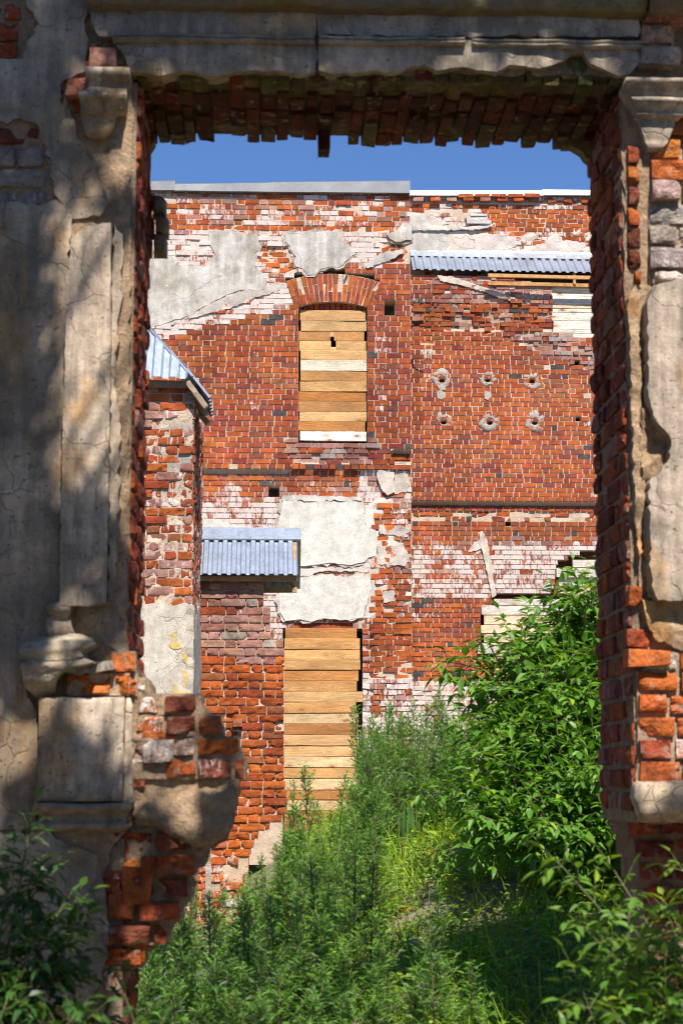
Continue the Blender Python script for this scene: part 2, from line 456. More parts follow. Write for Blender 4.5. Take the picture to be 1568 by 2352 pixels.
def sheet(M, P, Y, t, res, amp=.004, edge=.02, col=(.5,.45,.4), back=.03, seed=0, lump=0.0, colf=None, wscale=6.0, frame=None, taper=.15):
    """a patch of render on the plane Y (facing -Y), standing t proud, outline P in metres (x, z), ragged edge"""
    B = ragged(P, res*.7, edge, seed) if edge else list(P)
    r = random.Random(seed+5)
    xs = [p[0] for p in B]; zs = [p[1] for p in B]
    nb = len(B); bb = np.array(B); nx2 = np.roll(bb, -1, 0)
    d = nx2-bb; L2 = (d**2).sum(1)+1e-12
    pts = []
    x = min(xs)
    while x < max(xs):
        z = min(zs)
        while z < max(zs):
            p = np.array((x+r.uniform(-.35,.35)*res, z+r.uniform(-.35,.35)*res))
            s = np.clip(((p-bb)*d).sum(1)/L2, 0, 1)
            dist = np.sqrt((((bb+d*s[:,None])-p)**2).sum(1).min())
            if dist > res*.35 and inpoly(p[0], p[1], B): pts.append((p[0], p[1], dist))
            z += res
        x += res
    vs = [Vector(b) for b in B]+[Vector((p[0], p[1])) for p in pts]
    res_ = geometry.delaunay_2d_cdt(vs, [(i, (i+1) % nb) for i in range(nb)], [], 1, 1e-6)
    V2, E2, F2, ov = res_[0], res_[1], res_[2], res_[3]
    if frame is None: O, U, V, N = Vector((0,Y,0)), Vector((1,0,0)), Vector((0,0,1)), Vector((0,-1,0))
    else: O, U, V, N = frame
    dist = {}
    idx = []
    for i, p in enumerate(V2):
        o = [k for k in ov[i]]
        onb = any(k < nb for k in o)
        ds = 0.0 if onb else (pts[o[0]-nb][2] if o else res)
        w = t + amp*1.8*noise.fractal(Vector((p.x*wscale+seed, p.y*wscale, seed*1.7)), .9, 2., 4) + lump*nz(p.x*2.5+seed, p.y*2.5)
        if ds < res*1.2: w -= t*taper*(1-ds/(res*1.2))
        cc = colf(p.x, p.y) if colf else col
        idx.append(M.vert(O+U*p.x+V*p.y+N*w, tuple(cc)[:3]+(r.random(),)))
        if onb: dist[min(k for k in o if k < nb)] = idx[-1]
    for f in F2: M.face([idx[i] for i in f], True)
    ks = sorted(dist)
    bk = {}
    for k in ks:
        p = B[k]; cc = colf(*p) if colf else col
        bk[k] = (M.vert(M.v[dist[k]], tuple(cc)[:3]+(0,)), M.vert(O+U*p[0]+V*p[1]-N*back, tuple(x*.8 for x in tuple(cc)[:3])+(0,)))
    for i in range(len(ks)):
        a, b = ks[i], ks[(i+1) % len(ks)]
        M.face((bk[b][0], bk[a][0], bk[a][1], bk[b][1]))

def box(M, a, b, col, jit=0.0, r=RN, alpha=0.0):
    x0,y0,z0 = a; x1,y1,z1 = b
    c = tuple(col)[:3]+(alpha,)
    k = lambda: r.uniform(-jit, jit) if jit else 0
    v = [M.vert((x+k(), y+k(), z+k()), c) for x in (x0,x1) for y in (y0,y1) for z in (z0,z1)]
    for f in ((0,1,3,2),(4,6,7,5),(0,4,5,1),(2,3,7,6),(0,2,6,4),(1,5,7,3)): M.face([v[i] for i in f])

def plank(M, px0, px1, py0, py1, Y, th, col, r, tilt=.006, proud=.012):
    """a board nailed flat across an opening"""
    a = at(px0, py1, Y); b = at(px1, py0, Y)
    x0, x1, z0, z1 = a.x, b.x, a.z+.002, b.z-.002
    t0, t1 = r.uniform(-tilt, tilt), r.uniform(-tilt, tilt)
    w0, w1 = r.uniform(0, proud), r.uniform(0, proud)
    n = 8; al = r.random(); c = tuple(col)+(al,)
    rows = []
    for i in range(n+1):
        s = i/n; x = x0+(x1-x0)*s; dz = t0*(1-s)+t1*s; y = Y-(w0*(1-s)+w1*s)
        e0 = .004*nz(x*3, z0*7); e1 = .004*nz(x*3+9, z1*7)
        lean = r.uniform(-.001,.001)+.004
        pts = [(x, y+th, z0+dz+e0), (x, y+.003, z0+dz+e0), (x, y-lean, z0+dz+.005+e0), (x, y, z1+dz-.005+e1), (x, y+.004, z1+dz+e1), (x, y+th, z1+dz+e1)]
        rows.append([M.vert(p, c) for p in pts])
    for i in range(n):
        for k in range(5): M.face((rows[i][k], rows[i+1][k], rows[i+1][k+1], rows[i][k+1]))
    M.face(rows[0][::-1]); M.face(rows[n])

def corrugated(M, A, B, D, pitch, hgt, th=.004, clipf=None, nv=1):
    """a sheet of trapezoidal profile from edge A-B (top) falling by vector D; clipf(s)->t cuts it"""
    A, B, D = Vector(A), Vector(B), Vector(D)
    U = (B-A); L = U.length; U = U/L; N = U.cross(D).normalized()
    if N.z < 0: N = -N
    prof = [(0,0),(.32,0),(.45,1),(.87,1),(1,0)]
    us = []
    k = 0
    while k*pitch < L:
        for s, hh in prof[:-1]:
            u = (k+s)*pitch
            if u <= L: us.append((u, hh*hgt))
        k += 1
    c = (.6,.6,.6,0)
    top = []; bot = []
    for u, hh in us:
        t0, t1 = (0, 1) if clipf is None else clipf(u)
        top.append((M.vert(A+U*u+N*hh+D*t0, c), M.vert(A+U*u+N*hh+D*t1, c)))
        bot.append((M.vert(A+U*u+N*(hh-th)+D*t0, c), M.vert(A+U*u+N*(hh-th)+D*t1, c)))
    for i in range(len(us)-1):
        M.face((top[i][0], top[i][1], top[i+1][1], top[i+1][0])); M.face((bot[i][0], bot[i+1][0], bot[i+1][1], bot[i][1]))
        M.face((top[i][1], bot[i][1], bot[i+1][1], top[i+1][1])); M.face((top[i][0], top[i+1][0], bot[i+1][0], bot[i][0]))
    M.face((top[0][0], bot[0][0], bot[0][1], top[0][1])); M.face((top[-1][0], top[-1][1], bot[-1][1], bot[-1][0]))

def beam(M, a, b, w, h, col, r=RN, up=(0,0,1), rough=.004):
    a, b = Vector(a), Vector(b); d = (b-a).normalized(); u = Vector(up)
    s = d.cross(u).normalized(); u = s.cross(d)
    n = 6; rows = []
    for i in range(n+1):
        p = a+(b-a)*(i/n)
        rows.append([M.vert(p+s*(sx*w/2+r.uniform(-rough,rough))+u*(sz*h/2+r.uniform(-rough,rough)), tuple(col)+(0,)) for sx, sz in ((-1,-1),(1,-1),(1,1),(-1,1))])
    for i in range(n):
        for k in range(4): M.face((rows[i][k], rows[i][(k+1)%4], rows[i+1][(k+1)%4], rows[i+1][k]))
    M.face(rows[0][::-1]); M.face(rows[n])

def tube(M, pts, r0, r1, col, sides=5):
    rows = []
    for i, p in enumerate(pts):
        p = Vector(p)
        d = (Vector(pts[min(i+1, len(pts)-1)])-Vector(pts[max(i-1, 0)])).normalized()
        s = d.cross(Vector((.3,.2,.93))); s = s.normalized() if s.length > 1e-4 else Vector((1,0,0)); u = s.cross(d)
        rr = r0+(r1-r0)*i/max(1, len(pts)-1)
        rows.append([M.vert(p+s*(rr*math.cos(2*math.pi*k/sides))+u*(rr*math.sin(2*math.pi*k/sides)), tuple(col)+(0,)) for k in range(sides)])
    for i in range(len(pts)-1):
        for k in range(sides): M.face((rows[i][k], rows[i][(k+1)%sides], rows[i+1][(k+1)%sides], rows[i+1][k]), True)
    M.face(rows[-1])
# ================================================================== the brick bay (projecting, nearest of the two far walls)
LBY, LBH = 26.2, .0795
def near(x, y, px, py, r): return (x-px)**2+(y-py)**2 < r*r
LB_WHITE = [(330,528),(940,528),(942,560),(905,575),(890,615),(830,610),(800,600),(700,650),(690,690),(600,720),(480,750),(330,790)]
LB_HOLE = [(590,565),(640,560),(665,560),(672,600),(660,640),(590,600)]
def z_bay(x, y):
    g = fbm(x/60, y/60)
    if y < 452: return zone(pal=P_PINK, wash=.45, dw=-.02, mp=-.03, mcol=MO_G)
    if y < 516:
        u = RN.random(); return zone(pal=P_OLD, wash=.72 if u < .33 else .42 if u < .6 else .1, mcol=MO, jit=.006)
    if y < 532: return zone(pal=P_ORANGE, wash=.15, worn=.5, rough=.3)
    if inpoly(x, y, LB_HOLE) or (880 < x < 940 and 555 < y < 600): return zone(pal=P_ORANGE, dw=-.02, rough=.5, worn=.8, wash=.1, mp=-.03)
    if inpoly(x, y, LB_WHITE): return zone(pal=P_OLD, wash=.78+.3*g, mcol=MO_W, worn=.3, mp=-.004, jit=.006)
    if y > 1078:
        if x > 862:
            if y < 1150: return zone(pal=P_OLD, wash=.5, dw=-.04, mp=-.05, miss=.15, mcol=MO_W, worn=.5, rough=.3)
            if y < 1420:
                return zone(pal=P_ORANGE if x < 905 or g > 0 else P_OLD, wash=.2+.35*g if x < 905 else .35, dw=-.026, mp=-.05 if g < .12 else -.03, miss=.10 if g > -.1 else .04, mcol=MO_W if g > .05 else MO, worn=.6, rough=.25)
            if y < 1555: return zone(pal=P_ORANGE, wash=.12, dw=-.02, worn=.7, rough=.2, jit=.01, mp=-.03)
            return zone(pal=P_OLD, wash=.62+.4*g, mcol=MO_W, worn=.9, jit=.008, rough=.1, mp=-.03)
        if x > 826:
            if y < 1420: return zone(pal=P_OLD, wash=.75, dw=-.05, mp=-.05, mcol=MO_W)
            if y < 1550: return zone(pal=P_OLD, wash=.15+.3*g, dw=-.03, mp=-.05, worn=.6, rough=.15, jit=.01)
            return zone(pal=P_OLD, wash=.75, mcol=MO_W, dw=-.02, worn=.9, mp=-.04, jit=.01)
        if x < 665 and y > 1700: return zone(pal=P_ORANGE, dw=-.05, wash=.25, worn=.7)
        if y < 1100: return zone(pal=P_BROWN, wash=.12, dw=-.06, mp=-.068, mcol=MO_G)
        if y < 1118: return zone(pal=P_BROWN, wash=.3, dw=-.06, mp=-.075)
        if x < 650: return zone(pal=P_OLD, wash=.38+.010*max(0, min(40, y-1118)) + .15*g - (.25 if x > 560 and y < 1140 else 0), dw=-.06, mp=-.07, mcol=MO_W)
        return zone(pal=P_OLD, wash=.3, dw=-.06, mp=-.07)
    if 1064 < y: return zone(pal=P_MAIN, header=True, dw=.015, miss=.03, worn=.2)
    if 655 < x < 862 and y > 1008: return zone(pal=P_PINK, wash=.12, jit=.012, miss=.03, rough=.1, worn=.4, mp=-.03, mcol=(.46,.33,.26))
    if x > 900 and 1036 < y < 1064: return zone(pal=P_ORANGE, dw=-.09, miss=.35, mp=-.12, mcol=MO_D, rough=.4)
    w = 0.05
    if 868 < x < 890 and 735 < y < 960: w = .38
    if abs(x-583) < 7 and y < 960 or (806 < x < 822 and 820 < y < 985): w = .3
    if x > 845 or 930 < y < 1000 or (x > 430 and y > 900 and g < 0): return zone(pal=P_DARK, wash=w, worn=.1)
    if y < 745: return zone(pal=P_MAIN if x > 660 else P_BROWN, wash=.18, worn=.35, rough=.06)
    return zone(pal=P_MAIN, wash=w, worn=.12 + (.3 if x < 470 else 0))

bay = thing('brick_building', 'tall red brick bay under a grey metal coping, with boarded arched window and patchy plaster', 'building', (0, LBY, 0))
MB, MM = Bag(), Bag()
WIN = [(686,1014),(686,700),(722,690),(764,687),(808,690),(843,700),(843,1014)]
fan = lambda c, r0, r1, a: [(c[0]+r0*math.sin(rad(t)), c[1]-r0*math.cos(rad(t))) for t in (-a,-a/2,0,a/2,a)]+[(c[0]+r1*math.sin(rad(t)), c[1]-r1*math.cos(rad(t))) for t in (a,a/2,0,-a/2,-a)]
ARCH = fan((764,948), 262, 329, 19.6)
DOOR = [(650,1960),(650,1443),(690,1432),(740,1428),(795,1432),(832,1443),(832,1960)]
PUT = [(882,722),(882,686),(907,686),(907,722)]; PUT2 = [(617,1140),(617,1117),(641,1117),(641,1140)]
masonry(MB, MM, LBY, [[(120,1990),(120,428),(941,432),(949,1990)]], [WIN, ARCH, DOOR, PUT, PUT2], LBH, z_bay, L=.232, seed=11, body=.42, phase=.03)
voussoirs(MB, MM, LBY, (764,948), 262, -19.5, 19.5, 18, 66, .004, P_MAIN, random.Random(3), .4, 2, .1)
r = random.Random(5)
for i in range(15):   # recessed soldier course over the doorway
    a, b = at(648+i*12.4, 1447, LBY), at(648+(i+1)*12.4, 1405, LBY)
    brick(MB, Vector((0,LBY+.08,0)), Vector((1,0,0)), Vector((0,0,1)), Vector((0,-1,0)), a.x+.005, b.x-.005, a.z, b.z, 0, .2, pick(P_DARK, r))
for i in range(13):
    a, b = at(684+i*12.4, 716, LBY), at(684+(i+1)*12.4, 680, LBY)
    brick(MB, Vector((0,LBY+.09,0)), Vector((1,0,0)), Vector((0,0,1)), Vector((0,-1,0)), a.x+.005, b.x-.005, a.z, b.z, 0, .2, pick(P_DARK, r))
a, b = at(640,1447,LBY), at(845,1400,LBY)
mstrip(MM, Vector((0,LBY+.08,0)), Vector((1,0,0)), Vector((0,0,1)), Vector((0,-1,0)), a.x, b.x, a.z, b.z, .2, lambda u, v: (MO_D, -.012))
MB.build('brickwork', BRICK, bay); MM.build('mortar_joint', MORTAR, bay)
M = Bag(); a = at(941,442,LBY)
box(M, (-7, LBY+.43, -.3), (a.x-.02, LBY+3.2, a.z), MO_D); M.build('inner_wall', MORTAR, bay)

zz = lambda x, y: (306.2+x*.4298, 367.5+y*.4298)
A1 = [zz(*p) for p in ((-140,540),(60,520),(130,502),(210,515),(230,560),(390,570),(400,545),(440,510),(405,440),(405,385),(545,380),(590,398),(650,395),(670,410),(665,450),(680,470),(650,500),(655,540),(650,575),(690,610),(705,660),(705,690),(560,700),(440,750),(300,830),(200,865),(100,900),(-140,930))]
B1 = [zz(*p) for p in ((805,400),(870,385),(1105,385),(1110,430),(1150,450),(1170,500),(1195,500),(1150,530),(1100,575),(1060,570),(1000,585),(970,615),(930,615),(900,580),(865,570),(855,540),(870,520),(840,480),(840,465),(815,440))]
A2 = [zz(*p) for p in ((705,680),(780,650),(782,690),(730,718),(640,742),(520,795),(420,815),(300,850),(290,838),(430,760),(560,705))]
C1 = [zz(*p) for p in ((1240,570),(1260,530),(1290,505),(1440,478),(1440,502),(1380,530),(1300,560),(1280,575),(1250,582))]
D1 = [zz(*p) for p in ((1350,400),(1410,380),(1440,345),(1482,350),(1484,430),(1400,440))]
def grey_col(x, z):
    px, py = proj((x, LBY, z)); g = fbm(px/45, py/45)
    k = 1.0 if px > 480 and py < 650 else (1.28 if g > -.05 or py > 690 else 1.08)
    return (.325*k, .285*k, .23*k)
for nm, P, t, cf, c in (('plaster', A1, .020, grey_col, 0), ('plaster', B1, .022, None, (.38,.345,.295)), ('mortar_edge', A2, .02, None, (.52,.45,.39)), ('mortar_edge', C1, .03, None, (.50,.45,.40)), ('plaster', D1, .04, None, (.42,.36,.29))):
    M = Bag(); sheet(M, xz(P, LBY), LBY, t, .09 if nm == 'plaster' else .05, .004 if nm == 'plaster' else .012, .018, c, seed=len(P), colf=cf)
    M.build(nm, GREYPLASTER if nm == 'plaster' else MORTAR, bay)
def grow(P, k):
    cx_, cy_ = sum(p[0] for p in P)/len(P), sum(p[1] for p in P)/len(P)
    return [(cx_+(p[0]-cx_)*k[0], cy_+(p[1]-cy_)*k[1]) for p in P]
W1 = [(650,1150),(828,1150),(834,1168),(838,1204),(858,1216),(862,1250),(862,1276),(846,1280),(838,1290),(800,1298),(760,1292),(700,1300),(640,1298),(640,1200)]
W1b = [(838,1160),(852,1160),(858,1180),(862,1208),(846,1212),(838,1200)]
W2 = [(640,1325),(690,1326),(740,1320),(800,1325),(848,1322),(852,1350),(838,1395),(834,1418),(800,1424),(740,1420),(715,1428),(690,1422),(655,1426),(642,1405),(640,1370)]
W3 = [(400,1180),(455,1188),(480,1193),(520,1199),(550,1209),(570,1213),(600,1210),(612,1214),(646,1224),(646,1340),(400,1340)]
for P, t, e, s in ((W1,-.028,.012,21),(W1b,-.034,.01,22),(W2,-.022,.012,23),(W3,-.034,.012,24)):
    M = Bag(); sheet(M, xz(P, LBY), LBY, t, .08, .003, e, (.66,.62,.55), .1, seed=s, lump=.004); M.build('white_plaster', WHITEPLASTER, bay)
for P, t, c in (([(648,1138),(700,1137),(760,1139),(826,1141),(830,1150),(648,1150)], -.012, (.66,.60,.53)), ([(868,1080),(905,1078),(906,1130),(890,1138),(875,1122),(866,1100)], .0, (.62,.53,.46)), ([(906,1082),(936,1080),(941,1112),(932,1130),(906,1134)], -.03, (.56,.47,.38)), ([(906,1062),(930,1060),(940,1080),(907,1084)], -.02, (.36,.32,.28)),
                ([(640,1300),(700,1302),(850,1300),(846,1312),(740,1312),(700,1322),(640,1324)], -.045, (.58,.51,.45)), ([(866,1255),(925,1250),(942,1280),(930,1300),(866,1296)], -.012, (.60,.52,.45)), ([(842,1326),(862,1320),(864,1410),(840,1418)], -.04, (.64,.57,.50)), ([(878,1360),(905,1356),(906,1380),(880,1384)], -.01, (.5,.45,.39)), ([(870,1205),(940,1212),(938,1232),(872,1226)], -.014, (.55,.47,.4))):
    M = Bag(); sheet(M, xz(P, LBY), LBY, t, .05, .012, .02, c, .12, seed=int(P[0][0])); M.build('mortar_edge', MORTAR, bay)
for P, k, t, c, sd in ((A1,(1.03,1.045),.009,(.47,.40,.33),301),(B1,(1.07,1.10),.009,(.50,.42,.35),302),(W1,(1.05,1.05),-.042,(.58,.50,.42),303),(W2,(1.05,1.06),-.040,(.58,.50,.42),304),(D1,(1.15,1.2),.009,(.48,.41,.34),305)):
    M = Bag(); sheet(M, xz(grow(P, k), LBY), LBY, t, .07, .007, .04, c, .08, seed=sd, lump=.008, colf=lambda x, z, c=c: tuple(v*(1+.5*fbm(x*4, z*4, 3)) for v in c)); M.build('undercoat', MORTAR, bay)
def pine(r, k=1.0):
    c = r.choice([(.55,.33,.145),(.46,.235,.085),(.66,.46,.25),(.53,.31,.13),(.60,.385,.18),(.40,.20,.075)]); u = r.uniform(.88,1.08)*k
    return (c[0]*u*.97, c[1]*u*.91, c[2]*u*.82)
def boarding(name, ys, x0, x1, Y, parent, seed, colf, jitx=5, mat=WOOD, proud=.015):
    r = random.Random(seed); M = Bag()
    for i in range(len(ys)-1):
        a0 = x0[i] if isinstance(x0, (list, tuple)) else x0+r.uniform(-jitx, jitx)
        a1 = x1[i] if isinstance(x1, (list, tuple)) else x1+r.uniform(-jitx, jitx)
        plank(M, a0, a1, ys[i], ys[i+1], Y, .028, colf(i, r), r, .005, proud)
    return M.build(name, mat, parent)
wn = bpy.data.objects.new('boarded_window', None); C.objects.link(wn); adopt(wn, bay); wn['label'] = 'arched upper window closed with new pine boards'
ys = [713.5,737,760.5,783,806,827,852,875.6,899.6,922,945.6,968,990.5]
cl = lambda i, r: (.60,.50,.38) if i == 5 else (.36,.14,.03) if i == 8 else (.38,.16,.04) if i == 11 else pine(r)
x0s = [689,691,686,687,690,690,690,689,686,686,688,685]; x1s = [839,841,836,840,843,842,843,842,840,841,842,838]
# two boards round the small peephole are split in three
def upper(i, r): return cl(i, r)
M = Bag(); r = random.Random(31)
for i in range(12):
    segs = [(x0s[i], x1s[i])]
    if i == 2: segs = [(x0s[i], 758.5), (767, x1s[i])]
    if i == 3: segs = [(x0s[i], 760), (771.5, x1s[i])]
    c = cl(i, r); st = r.getstate()
    for s in segs:
        if i in (2, 3): 
            yb = ys[i+1]
            plank(M, s[0], s[1], ys[i], yb, LBY+.07, .028, c, r, .0, .0)
        else: plank(M, s[0], s[1], ys[i], ys[i+1], LBY+.07, .028, c, r, .004, .015)
plank(M, 758, 768, 760.5, 774, LBY+.071, .026, (.66,.44,.2), r, 0, 0); plank(M, 760, 772, 797, 806, LBY+.071, .026, (.66,.44,.2), r, 0, 0)
M.build('boarding', WOOD, wn)
M = Bag(); plank(M, 689, 841, 992, 1013, LBY+.03, .05, (.70,.64,.56), random.Random(2), .004, .01); M.build('sill_board', OLDWOOD, wn)
M = Bag(); a, b = at(680,1020,LBY+.3), at(850,690,LBY+.3); box(M, (a.x, LBY+.3, a.z), (b.x, LBY+.33, b.z+.1), (.05,.03,.02)); M.build('interior_shade_panel', DARK, wn)  # dark panel in place of the unlit room behind the boards
dn = bpy.data.objects.new('boarded_doorway', None); C.objects.link(dn); adopt(dn, bay); dn['label'] = 'tall lower doorway closed with orange pine boards'
ysd = [1442.5,1466,1491.5,1514,1539,1563.5,1588.5,1613,1638,1662.5,1688,1713.5,1738,1763,1788,1814,1838,1862,1887,1912]
x0d = [655,653,653,652,652,649,646,652,651,651,651,652,652,652,652,653,652,653,652]; x1d = [819,826,826,827,823,819,834,816,822,822,823,822,822,823,824,822,824,823,823]
boarding('boarding', ysd, x0d, x1d, LBY+.05, dn, 8, lambda i, r: tuple(a*b for a, b in zip(pine(r), (.95,.84,.72))) if i not in (8,12,14,16) else (.60,.41,.21))

# metal coping of the bay
M = Bag(); r = random.Random(4)
for x0, x1, yb0, yb1, yt in ((120,403,436,437,414),(401,622,438,441,418),(620,941.5,441,443.5,414)):
    for k in range(1):
        a, b = at(x0, yb0, LBY-.06), at(x1, yb1, LBY-.06); ta, tb = at(x0, yt+2, LBY-.06), at(x1, yt-1, LBY-.06)
        n = 8; rows = []
        for i in range(n+1):
            s = i/n; x = a.x+(b.x-a.x)*s; zb = a.z+(b.z-a.z)*s; zt = ta.z+(tb.z-ta.z)*s; w = .012*nz(x*2.1, 3)
            rows.append([M.vert(p, (.6,.6,.6,0)) for p in ((x, LBY-.045+w, zb-.012), (x, LBY-.075+w, zb), (x, LBY-.06+w*.5, zt-.02), (x, LBY-.03, zt), (x, LBY+.5, zt+.06))])
        for i in range(n):
            for q in range(4): M.face((rows[i][q], rows[i+1][q], rows[i+1][q+1], rows[i][q+1]))
        M.face(rows[n][::1])
M.build('metal_coping', ZINCD, bay)

# ================================================================== the long wing beside it
RBY, RUY, RBH = 28.0, 28.5, .0752
STEP = [(1131,1720),(1131,1366),(1256,1364),(1267,1356),(1280,1335),(1276,1308),(1284,1287),(1306,1286),(1306,1273),(1333,1273),(1333,1263),(1720,1263),(1720,1800),(1140,1800),(1140,1560),(1118,1500),(1106,1480),(1104,1392),(1131,1392)]
PINKZ = [(1090,725),(1268,768),(1400,768),(1400,880),(1330,845),(1215,800)]
BRZ = [(1180,800),(1400,880),(1400,965),(1230,925)]
SLEEVE = [(1014,872),(1119,870),(1221,876),(1018,967),(1124,968),(1227,968)]
def z_wing(x, y):
    g = fbm(x/60+7, y/60)
    if y < 692:
        if x < 1000: return zone(pal=P_DARK, wash=.25, worn=.3)
        return zone(pal=P_PINK, wash=.36, worn=.5, mcol=(.52,.40,.32), mp=-.016, jit=.01, rough=.1)
    if y < 760 and x < 1268: return zone(pal=P_PINK if g > .08 else P_BROWN, wash=.14, worn=.7, rough=.35, jit=.014, miss=.02, mp=-.03, mcol=(.44,.30,.22))
    if inpoly(x, y, PINKZ): return zone(pal=P_PINK, wash=.3, worn=.5, rough=.15, jit=.012, miss=.02, mp=-.02, mcol=(.46,.33,.26))
    if inpoly(x, y, BRZ): return zone(pal=P_BROWN, wash=.08, worn=.4, rough=.15, miss=.01)
    if y < 800: return zone(pal=P_MAIN, worn=.4, rough=.12, wash=.08)
    if y > 1154:
        D = -.08
        if y < 1171: return zone(pal=P_DARK, header=True, dw=D+.015, mp=D, mcol=MO_D)
        if y < 1199: return zone(pal=P_BROWN, dw=D+.004, mp=D-.004+.02*g, miss=.3, mcol=MO, worn=.9, rough=.2)
        if y < 1226: return zone(pal=P_BROWN, dw=D, mp=D-.012, wash=.1)
        if y < 1372:
            w = .30+.38*min(1, (y-1226)/70)+.2*g
            if x > 1128 and y > 1250: w = max(w, .78)
            return zone(pal=P_OLD, dw=D, mp=D-.010, wash=w, mcol=MO_W)
        if y < 1475: return zone(pal=P_MAIN+[(PURP,2),(BLACK,1)], dw=D, mp=D-.012, wash=.3+.25*g-(.2 if y > 1430 else 0), worn=.2)
        if y < 1560: return zone(pal=P_ORANGE+[(BLACK,2.5),(PURP,1.5)], dw=D, mp=D-.015, wash=.12, worn=.6, jit=.008)
        return zone(pal=P_OLD, dw=D, mp=D-.01, wash=.85, mcol=MO_W, worn=.7, jit=.008)
    if y > 1141: return zone(pal=P_MAIN, header=True, dw=.02)
    w = .04
    if abs(x-1362) < 6 and y > 950: w = .45
    if abs(x-1128) < 5 and 905 < y < 965 or (abs(x-978) < 6 and y < 900): w = .5
    if y > 1090 and g > 0 and x < 1100: return zone(pal=P_DARK, wash=w)
    return zone(pal=P_MAIN+[(ORANGE,4)], wash=w+.05*(g > .2), mcol=(.66,.53,.44))
wing = thing('brick_wing', 'long red brick wing with a corrugated canopy and six cement-collared holes, set back', 'building', (4, RBY, 0))
MB, MM = Bag(), Bag()
hol = [[(x-5.5,y+6.5),(x-5.5,y-6.5),(x+6.5,y-6.5),(x+6.5,y+6.5)] for x, y in SLEEVE]
smallh = [[(x-6,y+5),(x-6,y-5),(x+6,y-5),(x+6,y+5)] for x, y in ((1324,830),(1327,966),(1168,1192+6),(1253,1196))]
RTOP = [(930,1990),(930,629),(1155,632),(1205,646),(1250,660),(1268,660),(1268,768),(1316,768),(1316,776),(1720,776),(1720,1990)]
masonry(MB, MM, RBY, [RTOP], [STEP]+hol+smallh, RBH, z_wing, seed=12, body=.42, L=.212, phase=.02)
def z_upper(x, y):
    g = fbm(x/30, y/30+3)
    if y < 466: return zone(pal=P_PINK, wash=.6, mcol=MO_G, mp=-.02, dw=-.02, worn=.5)
    if y < 484: return zone(pal=P_OLD, wash=.7 if RN.random() < .45 else .2, jit=.006, mcol=MO)
    if x < 1090 and y < 530: return zone(pal=P_PINK, wash=.75, mcol=MO, mp=.004 if g > -.1 else -.012, worn=.4)
    if y > 533: return zone(pal=P_ORANGE, wash=.55+.5*g, mcol=MO_W, mp=.012 if g > 0 else -.008, miss=.12, worn=.6, rough=.2)
    return zone(pal=P_ORANGE, wash=.16, worn=.5, rough=.15)
masonry(MB, MM, RUY, [[(930,640),(930,441),(1720,446),(1720,640)]], [], RBH, z_upper, seed=13, body=.42, L=.212, phase=.0)
r = random.Random(17)
fr = lambda Y: (Vector((0,Y,0)), Vector((1,0,0)), Vector((0,0,1)), Vector((0,-1,0)))
for k in range(14):      # dentil course, broken off further along
    x = 959+k*38.3
    if k < 8:
        a, b = at(x-11, 464, RUY), at(x+12, 456.5, RUY); brick(MB, *fr(RUY), a.x, b.x, a.z, b.z, .085+r.uniform(-.02,.01), .2, pick(P_OLD, r), .35, 1, 1, 0, 0, .008, r)
        if k > 2:
            a, b = at(x-24, 456, RUY), at(x+10, 449.5, RUY); brick(MB, *fr(RUY), a.x, b.x, a.z, b.z, .10, .2, pick(P_OLD, r), .4, 1, 1, 0, 0, .008, r)
    elif k < 11:
        a, b = at(x-9, 466, RUY), at(x+8, 458, RUY); brick(MB, *fr(RUY), a.x, b.x, a.z, b.z, .03, .2, pick(P_ORANGE, r), .1, 1, 1, 0, 0, .01, r)
MB.build('brickwork', BRICK, wing); MM.build('mortar_joint', MORTAR, wing)
M = Bag(); a, b = at(930,640,RBY), at(1900,452,RUY)
box(M, (a.x, RUY+.43, -.3), (b.x, RUY+3, b.z-.03), MO_D); box(M, (a.x, RBY+.43, -.3), (b.x, RUY+.42, a.z-.3), MO_D); M.build('inner_wall', MORTAR, wing)
for nm, P, Y, t, c, mt in (('plaster', [(941,531),(1032,530),(1031,560),(1022,582),(941,582)], RUY, .03, (.44,.40,.35), GREYPLASTER), ('plaster', [(1031,533),(1068,532),(1080,546),(1076,582),(1022,582)], RUY, .022, (.58,.47,.38), GREYPLASTER),
    ('mortar_edge', [(941,520),(985,520),(1052,523),(1075,523),(1124,513),(1128,522),(1085,530),(1060,529),(1040,532),(941,531)], RUY, .07, (.62,.56,.50), MORTAR), ('mortar_edge', [(941,488),(962,490),(1010,503),(1030,515),(1000,520),(941,520)], RUY, .02, (.60,.53,.46), MORTAR),
    ('mortar_edge', [(1003,632),(1040,637),(1110,660),(1180,684),(1189,692),(1174,693),(1080,661),(1010,646)], RBY, .03, (.56,.47,.39), MORTAR), ('mortar_edge', [(1100,1222),(1108,1218),(1120,1242),(1127,1290),(1136,1300),(1132,1320),(1140,1366),(1130,1372),(1118,1310),(1104,1250)], RBY, -.06, (.64,.54,.45), PALEPLASTER),
    ('mortar_edge', [(1088,1244),(1100,1238),(1106,1254),(1098,1262),(1074,1268),(1080,1258)], RBY, -.066, (.66,.58,.50), MORTAR), ('plaster', [(1250,1348),(1256,1330),(1262,1332),(1266,1350),(1248,1352)], RBY, -.06, (.6,.58,.55), GREYPLASTER),
    ('mortar_edge', [(1090,545),(1140,538),(1180,545),(1185,565),(1140,582),(1088,582)], RUY, .018, (.62,.53,.47), MORTAR), ('mortar_edge', [(1230,562),(1300,552),(1350,560),(1330,578),(1260,584),(1225,578)], RUY, .016, (.62,.52,.46), MORTAR)):
    M = Bag(); sheet(M, xz(P, Y), Y, t, .06 if nm == 'plaster' else .045, .004 if nm == 'plaster' else .01, .012, c, .12, seed=int(P[0][0]+P[0][1])); M.build(nm, mt, wing)
M = Bag()
